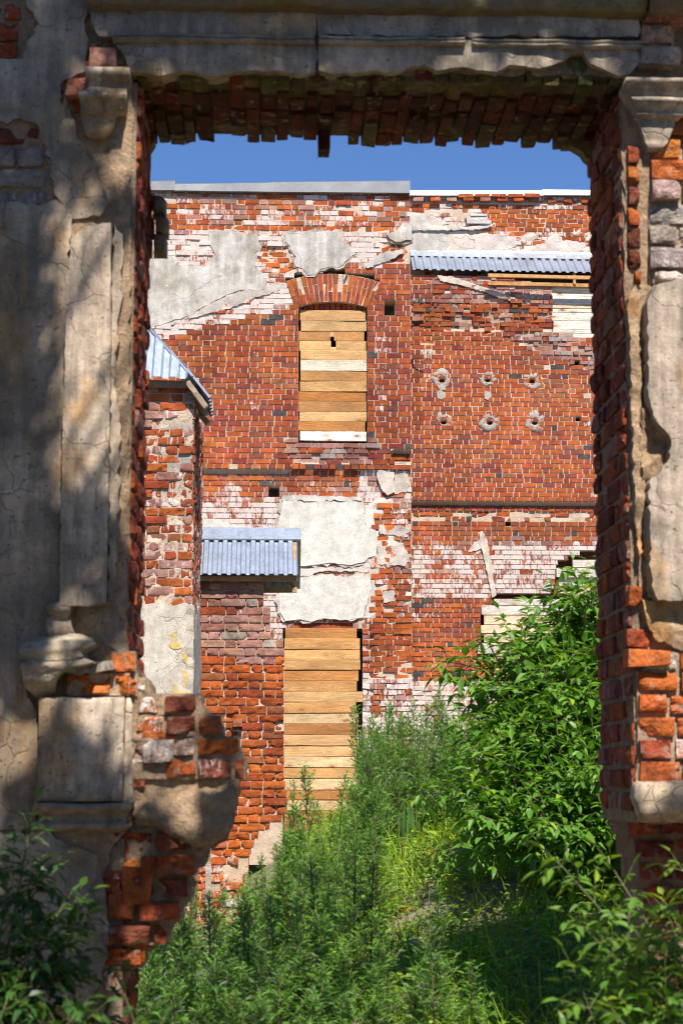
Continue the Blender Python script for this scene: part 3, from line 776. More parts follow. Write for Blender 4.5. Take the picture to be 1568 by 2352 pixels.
for y0, y1, w in ((494,499,.09),(500,508,.07),(509,516,.075)):
    a, b = at(1079 if y0 < 500 else 1070, y1, RUY), at(1117 if y0 < 505 else 1126, y0, RUY); box(M, (a.x, RUY-w, a.z), (b.x, RUY+.02, b.z), (.58,.53,.48), .006)
M.build('moulding', MORTAR, wing)
M = Bag(); r = random.Random(9)
for x0, x1 in ((925,1000),(999,1078),(1077,1247),(1246,1420),(1419,1700)):
    a, b = at(x0, 448, RUY-.08), at(x1, 448.5, RUY-.08); a.z += r.uniform(-.012,.012); zt = a.z+.10
    zt2 = zt+(b.z-a.z)
    q = [M.vert(p, (.6,.6,.6,0)) for p in ((a.x,RUY-.07,a.z-.012),(b.x,RUY-.07,b.z-.012),(b.x,RUY-.085,b.z),(a.x,RUY-.085,a.z),(a.x,RUY-.03,zt),(b.x,RUY-.03,zt2),(b.x,RUY+.6,zt2+.03),(a.x,RUY+.6,zt+.03))]
    for f in ((0,1,2,3),(3,2,5,4),(4,5,6,7)): M.face([q[i] for i in f])
M.build('metal_coping', ZINCB, wing)
# pipe sleeves: rough cement collars round sawn holes
r = random.Random(23)
for k, (x, y) in enumerate(SLEEVE):
    M = Bag(); c = at(x, y, RBY); n = 26; R0 = .062; rings = []
    half = k == 3
    for j, (rr, w) in enumerate(((R0*.9,-.08),(R0*.95,.002),(R0+.01,.006),(.10,.005),(1.0,.004),(1.0,-.03))):
        row = []
        for i in range(n):
            t = 2*math.pi*i/n; R = rr
            if rr == 1.0: R = (.15,.135,.14,.13,.15,.165)[k]+.07*nz(math.cos(t)*1.3+k*7, math.sin(t)*1.3)+.05*nz(math.cos(t)*4+k*3, math.sin(t)*4)
            if half and (math.sin(t) < .1 and math.cos(t) < .55): R = min(R, R0+.012)
            kk = .012 if j in (2,3,4) else .004
            row.append(M.vert((c.x+R*math.cos(t)+r.uniform(-.004,.004), RBY-w-r.uniform(-kk,kk)*.6, c.z+R*math.sin(t)), (.40,.355,.31,0)))
        rings.append(row)
    for j in range(5):
        for i in range(n): M.face((rings[j][i], rings[j+1][i], rings[j+1][(i+1)%n], rings[j][(i+1)%n]), True)
    sl = M.build('pipe_sleeve', CEMENT, wing)
M = Bag()
for P in ([(1002,900),(1012,896),(1021,902),(1020,914),(1012,918),(1004,914)], [(1112,898),(1124,900),(1128,912),(1120,919),(1112,916)], [(1004,884),(1024,884),(1022,896),(1010,898)]):
    M = Bag(); sheet(M, xz(P, RBY), RBY, .012, .04, .004, .01, (.42,.38,.33), .02, seed=int(P[0][0])); M.build('cement_patch', CEMENT, wing)
M = Bag(); a, b = at(960,1010,RBY), at(1300,830,RBY)
box(M, (a.x, RBY+.16, a.z), (b.x, RBY+.2, b.z), (.30,.09,.04)); M.build('inner_leaf', BRICK, wing)
# corrugated canopy
cn = bpy.data.objects.new('canopy_roof', None); C.objects.link(cn); adopt(cn, wing); cn['label'] = 'narrow corrugated metal canopy sloping out of the wall'
M = Bag(); a = at(941,584,RUY); b = at(1362,592,RUY); b = a+(b-a)*1.9; dz = at(941,620,RUY-.56).z-a.z
corrugated(M, a+Vector((0,-.01,0)), b+Vector((0,-.01,0)), Vector((0,-.56,dz)), .128, .022); M.build('corrugated_sheet', ZINC, cn)
M = Bag(); q = []
n = 14
for i in range(n+1):
    p = a+(b-a)*(i/n); w = .006*nz(p.x*3, 1)
    q.append([M.vert(v, (.6,.6,.6,0)) for v in (p+Vector((0,-.13,.035+w+dz*.13/.56)), p+Vector((0,-.03,.048+w)), p+Vector((0,-.012,.085+w)))])
for i in range(n): 
    for k in range(2): M.face((q[i][k], q[i+1][k], q[i+1][k+1], q[i][k+1]))
M.build('flashing', ZINCB, cn)
M = Bag()
for y0, dy, w, h, c in ((634,-.10,.05,.05,(.50,.27,.10)),(652,.10,.05,.06,(.42,.22,.08))):
    p0, p1 = at(1120, y0-1, RBY+dy-.1), at(1362, y0+4, RBY+dy-.1); p1 = p0+(p1-p0)*2; beam(M, p0, p1, w, h, c); M.build('roof_beam', TIMBER, cn); M = Bag()
p0 = at(1318,640,RBY-.02); beam(M, p0+Vector((0,0,-.1)), p0+Vector((0,0,.1)), .04, .05, (.45,.25,.1), up=(0,1,0)); M.build('roof_beam', TIMBER, cn)
M = Bag(); a, b = at(1140,668,RBY+.35), at(1720,600,RBY+.35); box(M, (a.x, RBY+.35, a.z), (b.x, RBY+.4, b.z), (.16,.07,.03)); M.build('soffit_shade_panel', DARK, cn)  # upright dark panel in place of the shade under the canopy
bw = bpy.data.objects.new('boarded_window', None); C.objects.link(bw); adopt(bw, wing); bw['label'] = 'upper window closed with bleached narrow boards'
ysw = [661,671.5,680.5,692,700,708.5,717.5,727,737,747,758,767,777]
boarding('boarding', ysw, [1267,1267,1268,1267,1267,1268,1267,1267,1270,1270,1269,1315], 1500, RBY+.06, bw, 14, lambda i, r: (lambda k: (.68*k,.62*k,.51*k))(r.uniform(.85,1.1)) if i != 4 else (.62,.47,.28), mat=OLDWOOD)
br = bpy.data.objects.new('boarded_breach', None); C.objects.link(br); adopt(br, wing); br['label'] = 'stepped breach in the wall closed with grey boards behind the shrub'
rows = [(1314,1286,1304),(1277,1306,1326.5),(1283,1328,1347),(1281,1348,1367),(1134,1377,1391),(1105,1392,1413),(1111,1415,1435),(1104,1437,1455),(1111,1457,1476),(1096,1478,1502),(1122,1504,1522),(1133,1524,1541),(1134,1543,1562),(1134,1564,1584),(1136,1586,1606),(1136,1608,1630)]
M = Bag(); r = random.Random(41)
for i, (x, y0, y1) in enumerate(rows):
    k = r.uniform(.88,1.08); c = (.60*k,.53*k,.45*k) if i in (0,1,2,4,5,9) else (.64*k,.47*k,.31*k) if i < 10 else (.66*k,.42*k,.22*k)
    plank(M, x, 1500, y0, y1, RBY+.06 if i != 1 else RBY+.0, .03, c, r, .003, .012)
M.build('boarding', OLDWOOD, br)
M = Bag(); a, b = at(1080,1640,RBY+.3), at(1720,1255,RBY+.3); box(M, (a.x, RBY+.3, a.z), (b.x, RBY+.34, b.z), (.20,.07,.035)); M.build('inner_leaf', BRICK, br)
M = Bag(); p = at(947,829,RUY); p = at(947,829,28.0); tube(M, [p+Vector((0,.1,0)), p+Vector((.0,-.05,.02)), p+Vector((.03,-.08,.0)), p+Vector((.10,-.09,-.03)), p+Vector((.17,-.08,-.07))], .012, .008, (.1,.05,.03)); M.build('iron_hook', RUST, wing)

# ================================================================== low buttress wall with its own tin saddle roof
SY = 19.0
def z_shed(x, y):
    g = fbm(x/40+3, y/40)
    if y < 1500: return zone(pal=P_PINK, wash=.16, worn=.35, jit=.005, mp=-.016, mcol=MO)
    if y < 1520: return zone(pal=P_PINK if RN.random() < .4 else P_ORANGE, wash=.08, worn=.5, mp=-.016)
    if y < 1960: return zone(pal=P_ORANGE, wash=.02, worn=.8, jit=.005, mp=-.016, mcol=(.62,.47,.37), rough=.06)
    return zone(pal=P_ORANGE, wash=.5, worn=.9, jit=.015, mp=-.016, mcol=MO, rough=.1)
shed = thing('brick_buttress', 'low bright orange brick wall under a small corrugated saddle roof, before the boarded doorway', 'wall', (-.3, SY, 0))
MB, MM = Bag(), Bag()
SE = [(300,2260),(300,1322),(606,1322),(606,1385),(622,1388),(622,1460),(645,1463),(653,1482),(653,1780),(656,1800),(661,1830),(661,1856),(648,1882),(606,1908),(592,1920),(580,1945),(572,1970),(570,2040),(563,2078),(558,2140),(552,2260)]
masonry(MB, MM, SY, [SE], [], .0852, z_shed, L=.272, seed=15, body=.75, nx=8, nv=4, rnd=.002, amp=.005, depth=.14, phase=.01, joint=.010)
for x, y in ((546,1660),):
    a, b = at(x-11, y+10, SY), at(x+12, y-8, SY); brick(MB, *fr(SY), a.x, b.x, a.z, b.z, .09, .2, (.40,.15,.09), .1, 3, 2, .01, .002)
MB.build('brickwork', BRICK, shed); MM.build('mortar_joint', MORTAR, shed)
M = Bag(); sheet(M, xz([(470,2150),(470,1980),(500,1990),(545,2040),(555,2150)], SY), SY, -.01, .06, .01, .02, (.46,.36,.27), .05, seed=3)
M.build('mortar_edge', MORTAR, shed)
sr = bpy.data.objects.new('saddle_roof', None); C.objects.link(sr); adopt(sr, shed)
xr = at(690,1322,18.85).x; ze = at(600,1321,18.85).z; zr = ze+.52
M = Bag(); corrugated(M, (-1.5,19.4,zr), (xr,19.4,zr), (0,-.55,-.52), .098, .021); corrugated(M, (-1.5,19.4,zr), (xr+.02,19.4,zr), (0,.55,-.56), .098, .021); M.build('corrugated_sheet', ZINC, sr)
M = Bag(); n = 12; q = []
for i in range(n+1):
    x = -1.5+(xr+.012+1.5)*i/n; w = .006*nz(x*5, 2)
    q.append([M.vert(v, (.6,.6,.6,0)) for v in ((x,19.255,zr-.105+w),(x,19.25,zr-.09+w),(x,19.385,zr+.045),(x,19.40,zr+.05),(x,19.55,zr-.09))])
for i in range(n):
    for k in range(4): M.face((q[i][k], q[i+1][k], q[i+1][k+1], q[i][k+1]))
M.build('ridge_cap', ZINC, sr)
M = Bag(); beam(M, (-1.5,18.93,ze-.03), (xr-.03,18.93,ze-.03), .05, .05, (.35,.2,.09)); M.build('roof_beam', TIMBER, sr); M = Bag(); beam(M, (-1.5,19.86,ze-.05), (xr-.02,19.86,ze-.05), .05, .06, (.35,.2,.09)); M.build('roof_beam', TIMBER, sr); M = Bag()
beam(M, (xr-.06,18.9,ze), (xr-.06,19.4,zr-.03), .04, .06, (.35,.2,.09)); beam(M, (xr-.06,19.4,zr-.03), (xr-.06,19.9,ze), .04, .06, (.35,.2,.09)); M.build('roof_beam', TIMBER, sr)

# ================================================================== brick outhouse behind the opening's left jamb
PY = 17.0
def z_out(x, y):
    g = fbm(x/28, y/28+1)
    if y < 930: return zone(pal=P_OLD, wash=.2, worn=.45, mcol=MO_G, mp=-.006, jit=.008)
    if y < 1200: return zone(pal=P_OLD, wash=.36+.2*g, worn=.45, mcol=MO if g > 0 else MO_G, mp=.002 if g > .3 else -.014, jit=.008, rough=.06)
    if y < 1395: return zone(pal=P_OLD, wash=.36, worn=.45, mcol=MO, mp=.008 if g > .08 else -.014, jit=.006)
    return zone(pal=P_OLD, wash=.3, worn=.5, mcol=MO, mp=.01)
outh = thing('brick_outhouse', 'narrow brick outhouse with hipped tin roof and flaking yellow paint on its plaster', 'outhouse', (-1.6, PY, 0))
MB, MM = Bag(), Bag()
xc = at(443,1200,PY).x; zt = at(400,884,PY).z
masonry(MB, MM, PY, [[(-3.2,-.2),(xc,-.2),(xc,zt),(-3.2,zt)]], [], .0834, z_out, seed=16, body=.3, nx=8, nv=4, rnd=.002, amp=.005, depth=.14, joint=.011, frame=fr(PY))
SF = (Vector((xc,PY,0)), Vector((0,1,0)), Vector((0,0,1)), Vector((1,0,0)))
masonry(MB, MM, PY, [[(.0,-.2),(2.2,-.2),(2.2,zt),(.0,zt)]], [], .0834, z_out, seed=18, body=.3, nx=6, nv=4, rnd=.003, amp=.007, depth=.14, joint=.011, frame=SF)
MB.build('brickwork', BRICK, outh); MM.build('mortar_joint', MORTAR, outh)
M = Bag(); sheet(M, xz([(180,1380),(330,1390),(360,1384),(400,1392),(425,1384),(443.5,1392),(444,1560),(446,1800),(180,1800)], PY), PY, .022, .06, .004, .012, (.60,.53,.44), .05, seed=61); M.build('plaster', PALEPLASTER, outh)
M = Bag(); z1, z2 = at(443,1390,PY).z, at(443,1900,PY).z
sheet(M, [(-.02,z2),(2.1,z2),(2.1,z1-.3),(1.2,z1+.1),(.5,z1-.1),(-.02,z1)], PY, .022, .08, .007, .02, (.50,.43,.35), .05, seed=62, frame=SF); M.build('plaster', PALEPLASTER, outh)
M = Bag()
for P in ([(384,1456),(392,1460),(396,1452),(405,1450),(410,1458),(408,1475),(416,1480),(418,1488),(404,1492),(392,1488),(386,1482),(398,1476),(398,1464)], [(418,1500),(428,1496),(432,1510),(430,1530),(422,1520)], [(420,1540),(430,1540),(434,1560),(428,1580),(420,1575)], [(398,1575),(404,1568),(412,1588),(430,1585),(440,1600),(438,1640),(392,1640),(390,1600)], [(428,1440),(436,1442),(432,1456)], [(320,1480),(326,1482),(324,1488)]):
    M = Bag(); sheet(M, xz(P, PY), PY, .028, .03, .001, .012, (.66,.45,.11), .003, seed=int(P[0][0])); M.build('yellow_paint', PALEPLASTER, outh)
hr = bpy.data.objects.new('hipped_roof', None); C.objects.link(hr); adopt(hr, outh)
EX, EY, EZ, SL = -.718, 16.85, 5.28, 1.28
M = Bag(); T = 1.2
corrugated(M, (EX-3.0,EY+T,EZ+SL*T), (EX,EY+T,EZ+SL*T), (0,-T,-SL*T), .16, .025, clipf=lambda u: (max(0, min(.999, 1-(3.0-u)/T)), 1))
M.build('corrugated_sheet', ZINC, hr)
M = Bag(); W = .15
corrugated(M, (EX-T,EY,EZ+SL*T+.02), (EX-T,EY+1.05,EZ+SL*T+.02), (T+W,0,-SL*(T+W)), .16, .025, clipf=lambda u: (min(.97, max(0, (T-u)/(T+W))), 1))
M.build('corrugated_sheet', ZINC, hr)
M = Bag()
tube(M, [(EX+.0,EY-.0,EZ+.02),(EX-T,EY+T,EZ+SL*T+.04)], .012, .012, (.8,.8,.8), 4); M.build('hip_flashing', ZINCB, hr)
M = Bag(); TC = (.22,.14,.09)
beam(M, (EX-2.5,EY+.10,EZ-.035), (EX+.0,EY+.10,EZ-.035), .05, .07, TC); M.build('roof_beam', TIMBER, hr); M = Bag(); beam(M, (EX-2.5,EY+.22,EZ-.09), (EX+.05,EY+.22,EZ-.09), .10, .06, TC); M.build('roof_beam', TIMBER, hr); M = Bag()
beam(M, (EX-.05,EY+.08,EZ-.02), (EX+.13,EY+.08,EZ-SL*.18-.03), .05, .10, (.30,.22,.15), up=(0,1,0)); M.build('rafter', TIMBER, hr)
for k in range(2): M = Bag(); beam(M, (EX-.05,EY+.5+k*.45,EZ-.02), (EX+.12,EY+.5+k*.45,EZ-SL*.17-.03), .05, .10, (.30,.22,.15), up=(0,1,0)); M.build('rafter', TIMBER, hr)
M = Bag(); p = at(478,1960,18.0); g0 = at(478,2180,18.0)
beam(M, (p.x,18.0,p.z+.1), (p.x+.02,18.0,g0.z-.5), .06, .05, (.36,.32,.28), up=(0,1,0)); o = M.build('wooden_post', OLDWOOD); tag(o, 'grey weathered timber post standing against the orange brick wall', 'post')
# ================================================================== the ruined wall with the opening one looks through
NY, NT_ = 6.46, .66
FY = NY+NT_
ruin = thing('ruined_wall', 'crumbling plastered brick wall with pilasters and a large square opening', 'wall', (.4, NY, 0))
XL, XR = at(299,900,NY).x, at(1444,800,NY).x
ZS = at(800,181,NY).z
NF = fr(NY)
PM = 650.0
CORE = (.46,.345,.245)
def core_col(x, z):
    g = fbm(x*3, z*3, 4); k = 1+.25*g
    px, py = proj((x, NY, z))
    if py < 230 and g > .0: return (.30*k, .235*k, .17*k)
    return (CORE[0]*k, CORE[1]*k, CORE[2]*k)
ZTOP = 4.5
top = lambda x: (x, -930)
# rough core: piers and lintel, one body
M = Bag()
LEFT = [(-700,-30),(302,-30),(303,170),(303,300),(300,600),(298,900),(295,1200),(290,1450),(296,1500),(318,1560),(318,1640),(300,1900),(250,1955),(240,2000),(252,2150),(240,2260),(215,2310),(200,2700),(-700,2700)]
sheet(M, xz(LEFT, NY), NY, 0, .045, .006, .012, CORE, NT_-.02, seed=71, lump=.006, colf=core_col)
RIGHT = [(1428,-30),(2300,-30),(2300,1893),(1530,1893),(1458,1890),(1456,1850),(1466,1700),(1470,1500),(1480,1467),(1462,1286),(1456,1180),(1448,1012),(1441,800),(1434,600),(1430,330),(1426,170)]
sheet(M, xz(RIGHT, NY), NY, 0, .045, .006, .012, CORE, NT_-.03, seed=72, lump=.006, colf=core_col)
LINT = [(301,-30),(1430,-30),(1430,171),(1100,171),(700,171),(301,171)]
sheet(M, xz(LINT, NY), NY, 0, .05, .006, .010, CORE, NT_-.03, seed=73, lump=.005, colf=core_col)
M.build('wall_core', MORTAR_NEAR, ruin)
# the lower, deeper half of the right pier, its face fallen away
M = Bag(); MB = Bag()
LOWR = [(1432,1850),(2300,1850),(2300,2700),(1500,2700),(1497,2290),(1486,2180),(1474,2050),(1458,1960),(1440,1900)]
def z_low(x, y): return zone(pal=[(RED,3),(DRED,4),(PURP,1.5),(ORANGE,1)], worn=.8, wash=.12, rough=.2, jit=.012, mcol=(.36,.24,.17), mp=-.012)
masonry(MB, M, NY+.24, [LOWR], [], .081, z_low, seed=81, body=.36, nx=9, nv=5, rnd=.004, amp=.010, depth=.16)
# brick faces of the opening: two reveals and the flat arch overhead
def z_rev(x, y): return zone(pal=[(RED,4),(DRED,3),(ORANGE,2),(PURP,1),(PINK2,1.2)], worn=.4, wash=.1, rough=.06, jit=.005, mcol=(.36,.29,.22), mp=-.006)
zb, zt_ = -.2, ZS-.02
masonry(MB, M, NY, [[(.015,zb),(NT_,zb),(NT_,zt_),(.015,zt_)]], [], .0815, z_rev, seed=82, body=.1, nx=9, nv=5, rnd=.003, amp=.004, depth=.1, L=.25, frame=(Vector((XL+.012,NY,0)), Vector((0,1,0)), Vector((0,0,1)), Vector((1,0,0))))
zr0 = at(1440,1870,NY).z
masonry(MB, M, NY, [[(-NT_,zr0),(-.012,zr0),(-.012,zt_),(-NT_,zt_)]], [], .0815, z_rev, seed=83, body=.1, nx=9, nv=5, rnd=.003, amp=.005, depth=.1, L=.25, frame=(Vector((XR-.016,NY,0)), Vector((0,-1,0)), Vector((0,0,1)), Vector((-1,0,0))))
# back face of the wall
r = random.Random(90)
MB.build('reveal_brickwork', BRICK_NEAR, ruin); M.build('reveal_mortar', MORTAR_NEAR, ruin)
# flat arch: voussoirs hanging under the lintel, row behind row
M = Bag(); r = random.Random(91)
OL, UL, VL, NL = Vector((XL, NY, ZS)), Vector((1,0,0)), Vector((0,1,0)), Vector((0,0,-1))
n = 31; wv = (XR-XL)/n
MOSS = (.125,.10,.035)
ws_ = [r.uniform(.78, 1.22) for _ in range(n)]; ws_ = [w_*(XR-XL)/sum(ws_) for w_ in ws_]
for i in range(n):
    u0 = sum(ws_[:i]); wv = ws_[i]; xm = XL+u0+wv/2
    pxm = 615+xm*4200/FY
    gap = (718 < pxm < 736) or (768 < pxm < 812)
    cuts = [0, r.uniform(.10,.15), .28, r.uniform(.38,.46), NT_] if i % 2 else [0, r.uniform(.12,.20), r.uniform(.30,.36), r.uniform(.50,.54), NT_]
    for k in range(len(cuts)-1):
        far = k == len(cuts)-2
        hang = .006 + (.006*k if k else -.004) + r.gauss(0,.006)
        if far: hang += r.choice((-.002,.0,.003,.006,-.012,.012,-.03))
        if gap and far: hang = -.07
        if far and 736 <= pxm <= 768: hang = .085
        c = pick([((.15,.036,.02),4),((.09,.028,.02),4),((.13,.055,.028),2)], r)  # brick tones darkened to deepen the shade under the lintel
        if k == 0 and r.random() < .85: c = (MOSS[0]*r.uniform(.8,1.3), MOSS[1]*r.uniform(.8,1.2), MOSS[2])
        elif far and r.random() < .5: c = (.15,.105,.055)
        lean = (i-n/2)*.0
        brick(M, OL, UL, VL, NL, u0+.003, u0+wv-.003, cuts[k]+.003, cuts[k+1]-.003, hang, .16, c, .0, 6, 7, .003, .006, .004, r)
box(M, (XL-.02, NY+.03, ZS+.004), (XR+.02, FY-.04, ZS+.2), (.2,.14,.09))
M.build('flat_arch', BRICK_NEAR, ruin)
# lumps of mortar rounding the far corners of the arch
M = Bag()
for P, s in (([(1290,290),(1400,290),(1400,430),(1362,420),(1360,400),(1352,372),(1335,352),(1312,338),(1290,338)], 1), ([(300,290),(362,290),(356,330),(346,345),(344,380),(338,404),(328,408),(300,410)], 2)):
    sheet(M, xz(P, FY-.06), FY-.06, .02, .03, .012, .008, (.30,.235,.14), .05, seed=s, lump=.01)
M.build('mortar_lump', MORTAR_NEAR, ruin)

CAPK = 1.0
def stack(M, levels, Y, col, res=.035, amp=.004, seed=0, lump=0.0, colf=None, deep=.1):
    """mouldings: horizontal profile levels (py, px left, px right, how far proud), with returns at both ends"""
    L = [(at(0, y, Y).z, at(a, y, Y).x, at(b, y, Y).x, w) for y, a, b, w in levels]
    rows = []
    for i in range(len(L)-1):
        z0, z1 = L[i][0], L[i+1][0]
        m = max(1, int(abs(z0-z1)/(res*.5)))
        for k in range(m):
            t = k/m; rows.append(tuple(L[i][q]+(L[i+1][q]-L[i][q])*t for q in range(4)))
    rows.append(L[-1])
    nx = max(3, int((L[0][2]-L[0][1])/res)); nd = 3
    ids = []
    for z, xa, xb, w in rows:
        row = []
        pts = [(xa, w*k/nd-deep*(1-k/nd), 0) for k in range(nd)]+[(xa+(xb-xa)*k/nx, w, 1) for k in range(nx+1)]+[(xb, w*(1-k/nd)-deep*k/nd, 0) for k in range(1, nd+1)]
        for x, ww, fr_ in pts:
            q = noise.fractal(Vector((x*9+seed, z*14, ww*8+seed)), .9, 2., 4)
            q2 = nz(x*4+seed, z*4, seed)
            d = amp*1.8*q+lump*q2
            c = colf(x, z) if colf else col
            row.append(M.vert((x+(d if not fr_ else d*.3), Y-ww-(d if fr_ else 0), z+d*.4), tuple(c)[:3]+(.5,)))
        ids.append(row)
    for i in range(len(ids)-1):
        for k in range(len(ids[0])-1): M.face((ids[i+1][k], ids[i+1][k+1], ids[i][k+1], ids[i][k]), True)
    M.face(ids[0]); M.face(ids[-1][::-1])

PL = (.50,.425,.355); PLD = (.40,.34,.28); PLG = (.38,.33,.27)
def pcol(base, k=.3, sc=2.5, moss=0.0):
    def f(x, z):
        g = fbm(x*sc+3, z*sc+1); q = 1+k*g
        c = [base[0]*q*1.08, base[1]*q*.985, base[2]*q*.86]
        o = fbm(x*1.7+9, z*1.1)
        if o > .25: c = [c[0]*1.05, c[1]*.86, c[2]*.62]
        m = fbm(x*4+5, z*5+8)
        if moss and m > .2: c = [c[0]*.55, c[1]*.6, c[2]*.4]
        return c
    return f
# --- plain wall faces
def skin(name, P, t, c, seed, res=.03, amp=.006, edge=.012, lump=.004, mat=NEARPLASTER, Y=NY, back=.04, k=.34):
    M = Bag(); sheet(M, xz(P, Y), Y, t, res, amp, edge, c, back, seed=seed, lump=lump, colf=pcol(c, k)); return M.build(name, mat, ruin)
skin('plaster', [(-700,470),(30,468),(95,478),(150,452),(168,500),(160,560),(152,1000),(140,1390),(112,1440),(108,1480),(62,1482),(55,1540),(66,1600),(88,1640),(88,1905),(-700,1905)], .022, (.43,.365,.30), 101)
skin('plaster', [(-700,150),(48,140),(92,60),(62,10),(60,-300),(204,-300),(198,80),(205,110),(196,170),(150,186),(140,200),(140,240),(165,270),(190,330),(230,420),(248,470),(230,500),(170,505),(128,450),(118,380),(88,290),(60,282),(-700,262)], .024, (.42,.36,.295), 102)
skin('plaster', [(-700,1925),(88,1908),(226,1962),(244,2050),(250,2150),(236,2245),(205,2300),(-700,2400)], .03, (.44,.38,.32), 103)
skin('plaster', [(268,1395),(288,1450),(290,1500),(240,1480),(200,1440),(175,1420),(180,1398)], .012, (.50,.39,.29), 104, amp=.010)
# --- left pilaster
pil = bpy.data.objects.new('pilaster', None); C.objects.link(pil); adopt(pil, ruin); pil['label'] = 'pilaster with broken pedestal beside the opening'
def pskin(name, P, t, c, seed, parent, **k):
    o = skin(name, P, t, c, seed, **k); o.parent = parent; o.matrix_parent_inverse = Matrix.Identity(4); return o
M = Bag(); Y1 = NY-.08; sheet(M, xz([(163,548),(200,520),(255,512),(254,800),(249,1100),(243,1382),(200,1392),(137,1389),(144,1000),(153,700)], Y1), Y1, 0, .035, .0025, .003, PL, .12, seed=111, lump=.002, colf=pcol((.54,.46,.39), .28), taper=0); M.build('shaft', NEARPLASTER, pil)
M = Bag(); sheet(M, xz([(264,520),(284,545),(281,700),(272,760),(268,900),(278,1000),(274,1200),(262,1385),(250,1385),(256,1000),(260,700)], NY), NY, .045, .03, .005, .010, PL, .05, seed=112, lump=.004, colf=pcol((.55,.47,.40), .2)); M.build('fillet', NEARPLASTER, pil)
CAPL = [(171,212,302,.05),(173,205,302,.10),(179,204,304,.128),(190,203,304,.130),(198,205,302,.118),(203,206,300,.095),(206,208,298,.090),(216,209,297,.088),(222,207,296,.092),(226,206,296,.085),(228,196,296,.10),(233,189,295,.118),(240,188,294,.120),(247,189,292,.108),(256,191,291,.090),(263,192,290,.078),(266,190,270,.080),(270,189,268,.060),(272,188,266,.045),(290,192,264,.042),(306,197,255,.036),(318,206,240,.02)]
M = Bag(); stack(M, [(a, b, c, w*.85+.012) for a, b, c, w in CAPL], NY, PL, .02, .002, 5, .003, pcol((.54,.47,.39), .25, 4)); M.build('capital', NEARPLASTER, pil)
M = Bag(); stack(M, [(a, b, c, w*.7) for a, b, c, w in [(1383,120,170,.05),(1388,114,168,.09),(1400,113,166,.105),(1412,117,164,.09),(1420,120,163,.06),(1424,112,164,.06),(1440,108,168,.075),(1456,112,176,.075),(1466,125,170,.05)]], NY, PL, .03, .006, 8, .012, pcol(PL, .2)); M.build('base', NEARPLASTER, pil)
M = Bag(); stack(M, [(1462,110,190,.04),(1470,70,215,.09),(1484,56,225,.13),(1505,57,190,.145),(1520,58,200,.12),(1528,60,225,.15),(1548,62,150,.13),(1560,64,142,.13),(1580,68,138,.10),(1592,80,132,.06),(1604,95,128,.03)], NY, PLD, .03, .012, 9, .022, pcol((.44,.39,.315), .3, 4)); M.build('pedestal_cap', NEARPLASTER, pil)
M = Bag(); sheet(M, xz([(150,1532),(200,1528),(262,1520),(268,1540),(230,1546),(160,1548)], NY), NY, .09, .03, .01, .012, PL, .1, seed=33, lump=.01); M.build('pedestal_cap', NEARPLASTER, pil)
M = Bag(); stack(M, [(1602,98,286,.04),(1606,95,288,.065),(1640,95,287,.07),(1720,94,286,.07),(1800,93,284,.07),(1838,92,284,.07),(1842,92,284,.04)], NY, PL, .03, .0035, 12, .004, pcol((.55,.48,.42), .2)); M.build('pedestal', NEARPLASTER, pil)
M = Bag(); stack(M, [(1604,292,300,.03),(1620,291,306,.045),(1720,289,304,.05),(1810,287,306,.05),(1846,285,310,.05),(1852,285,300,.02)], NY, PL, .02, .004, 13, .006, pcol((.52,.44,.37), .2)); M.build('pedestal_return', NEARPLASTER, pil)
M = Bag(); stack(M, [(1843,88,300,.06),(1846,86,304,.085),(1854,86,304,.088),(1862,88,300,.07),(1868,92,292,.04),(1886,92,290,.035),(1892,70,294,.055),(1900,60,296,.058),(1906,66,292,.03),(1912,80,290,.01)], NY, PLD, .03, .006, 14, .008, pcol((.43,.35,.28), .2)); M.build('plinth', NEARPLASTER, pil)
# --- right pilaster
pir = bpy.data.objects.new('pilaster', None); C.objects.link(pir); adopt(pir, ruin); pir['label'] = 'sunlit pilaster with a hole knocked in its smooth shaft'
M = Bag(); Y1 = NY-.10; sheet(M, xz([(1486,692),(1500,655),(1560,640),(2000,630),(2000,1380),(1560,1380),(1510,1378),(1496,1345),(1492,1200),(1490,1108),(1515,1085),(1538,1050),(1541,1010),(1518,980),(1500,955),(1488,900),(1487,800)], Y1), Y1, 0, .025, .0025, .007, PL, .14, seed=121, lump=.002, colf=pcol((.52,.45,.40), .16), taper=0); M.build('shaft', NEARPLASTER, pir)
CAPR = [(177,1440,1700,.05),(180,1424,1710,.10),(186,1421,1712,.135),(193,1420,1712,.14),(199,1422,1710,.125),(204,1426,1706,.10),(207,1428,1705,.10),(218,1430,1704,.095),(222,1434,1700,.085),(225,1436,1700,.11),(229,1438,1698,.122),(235,1440,1695,.118),(244,1445,1690,.095),(253,1449,1560,.075),(258,1450,1556,.085),(262,1452,1552,.07),(265,1460,1544,.05),(300,1468,1532,.045),(316,1474,1526,.035),(324,1478,1518,.05),(334,1484,1514,.02)]
M = Bag(); stack(M, [(a, b, c, w*.85+.012) for a, b, c, w in CAPR], NY, PL, .02, .002, 6, .003, pcol((.54,.47,.39), .25, 4)); M.build('capital', NEARPLASTER, pir)
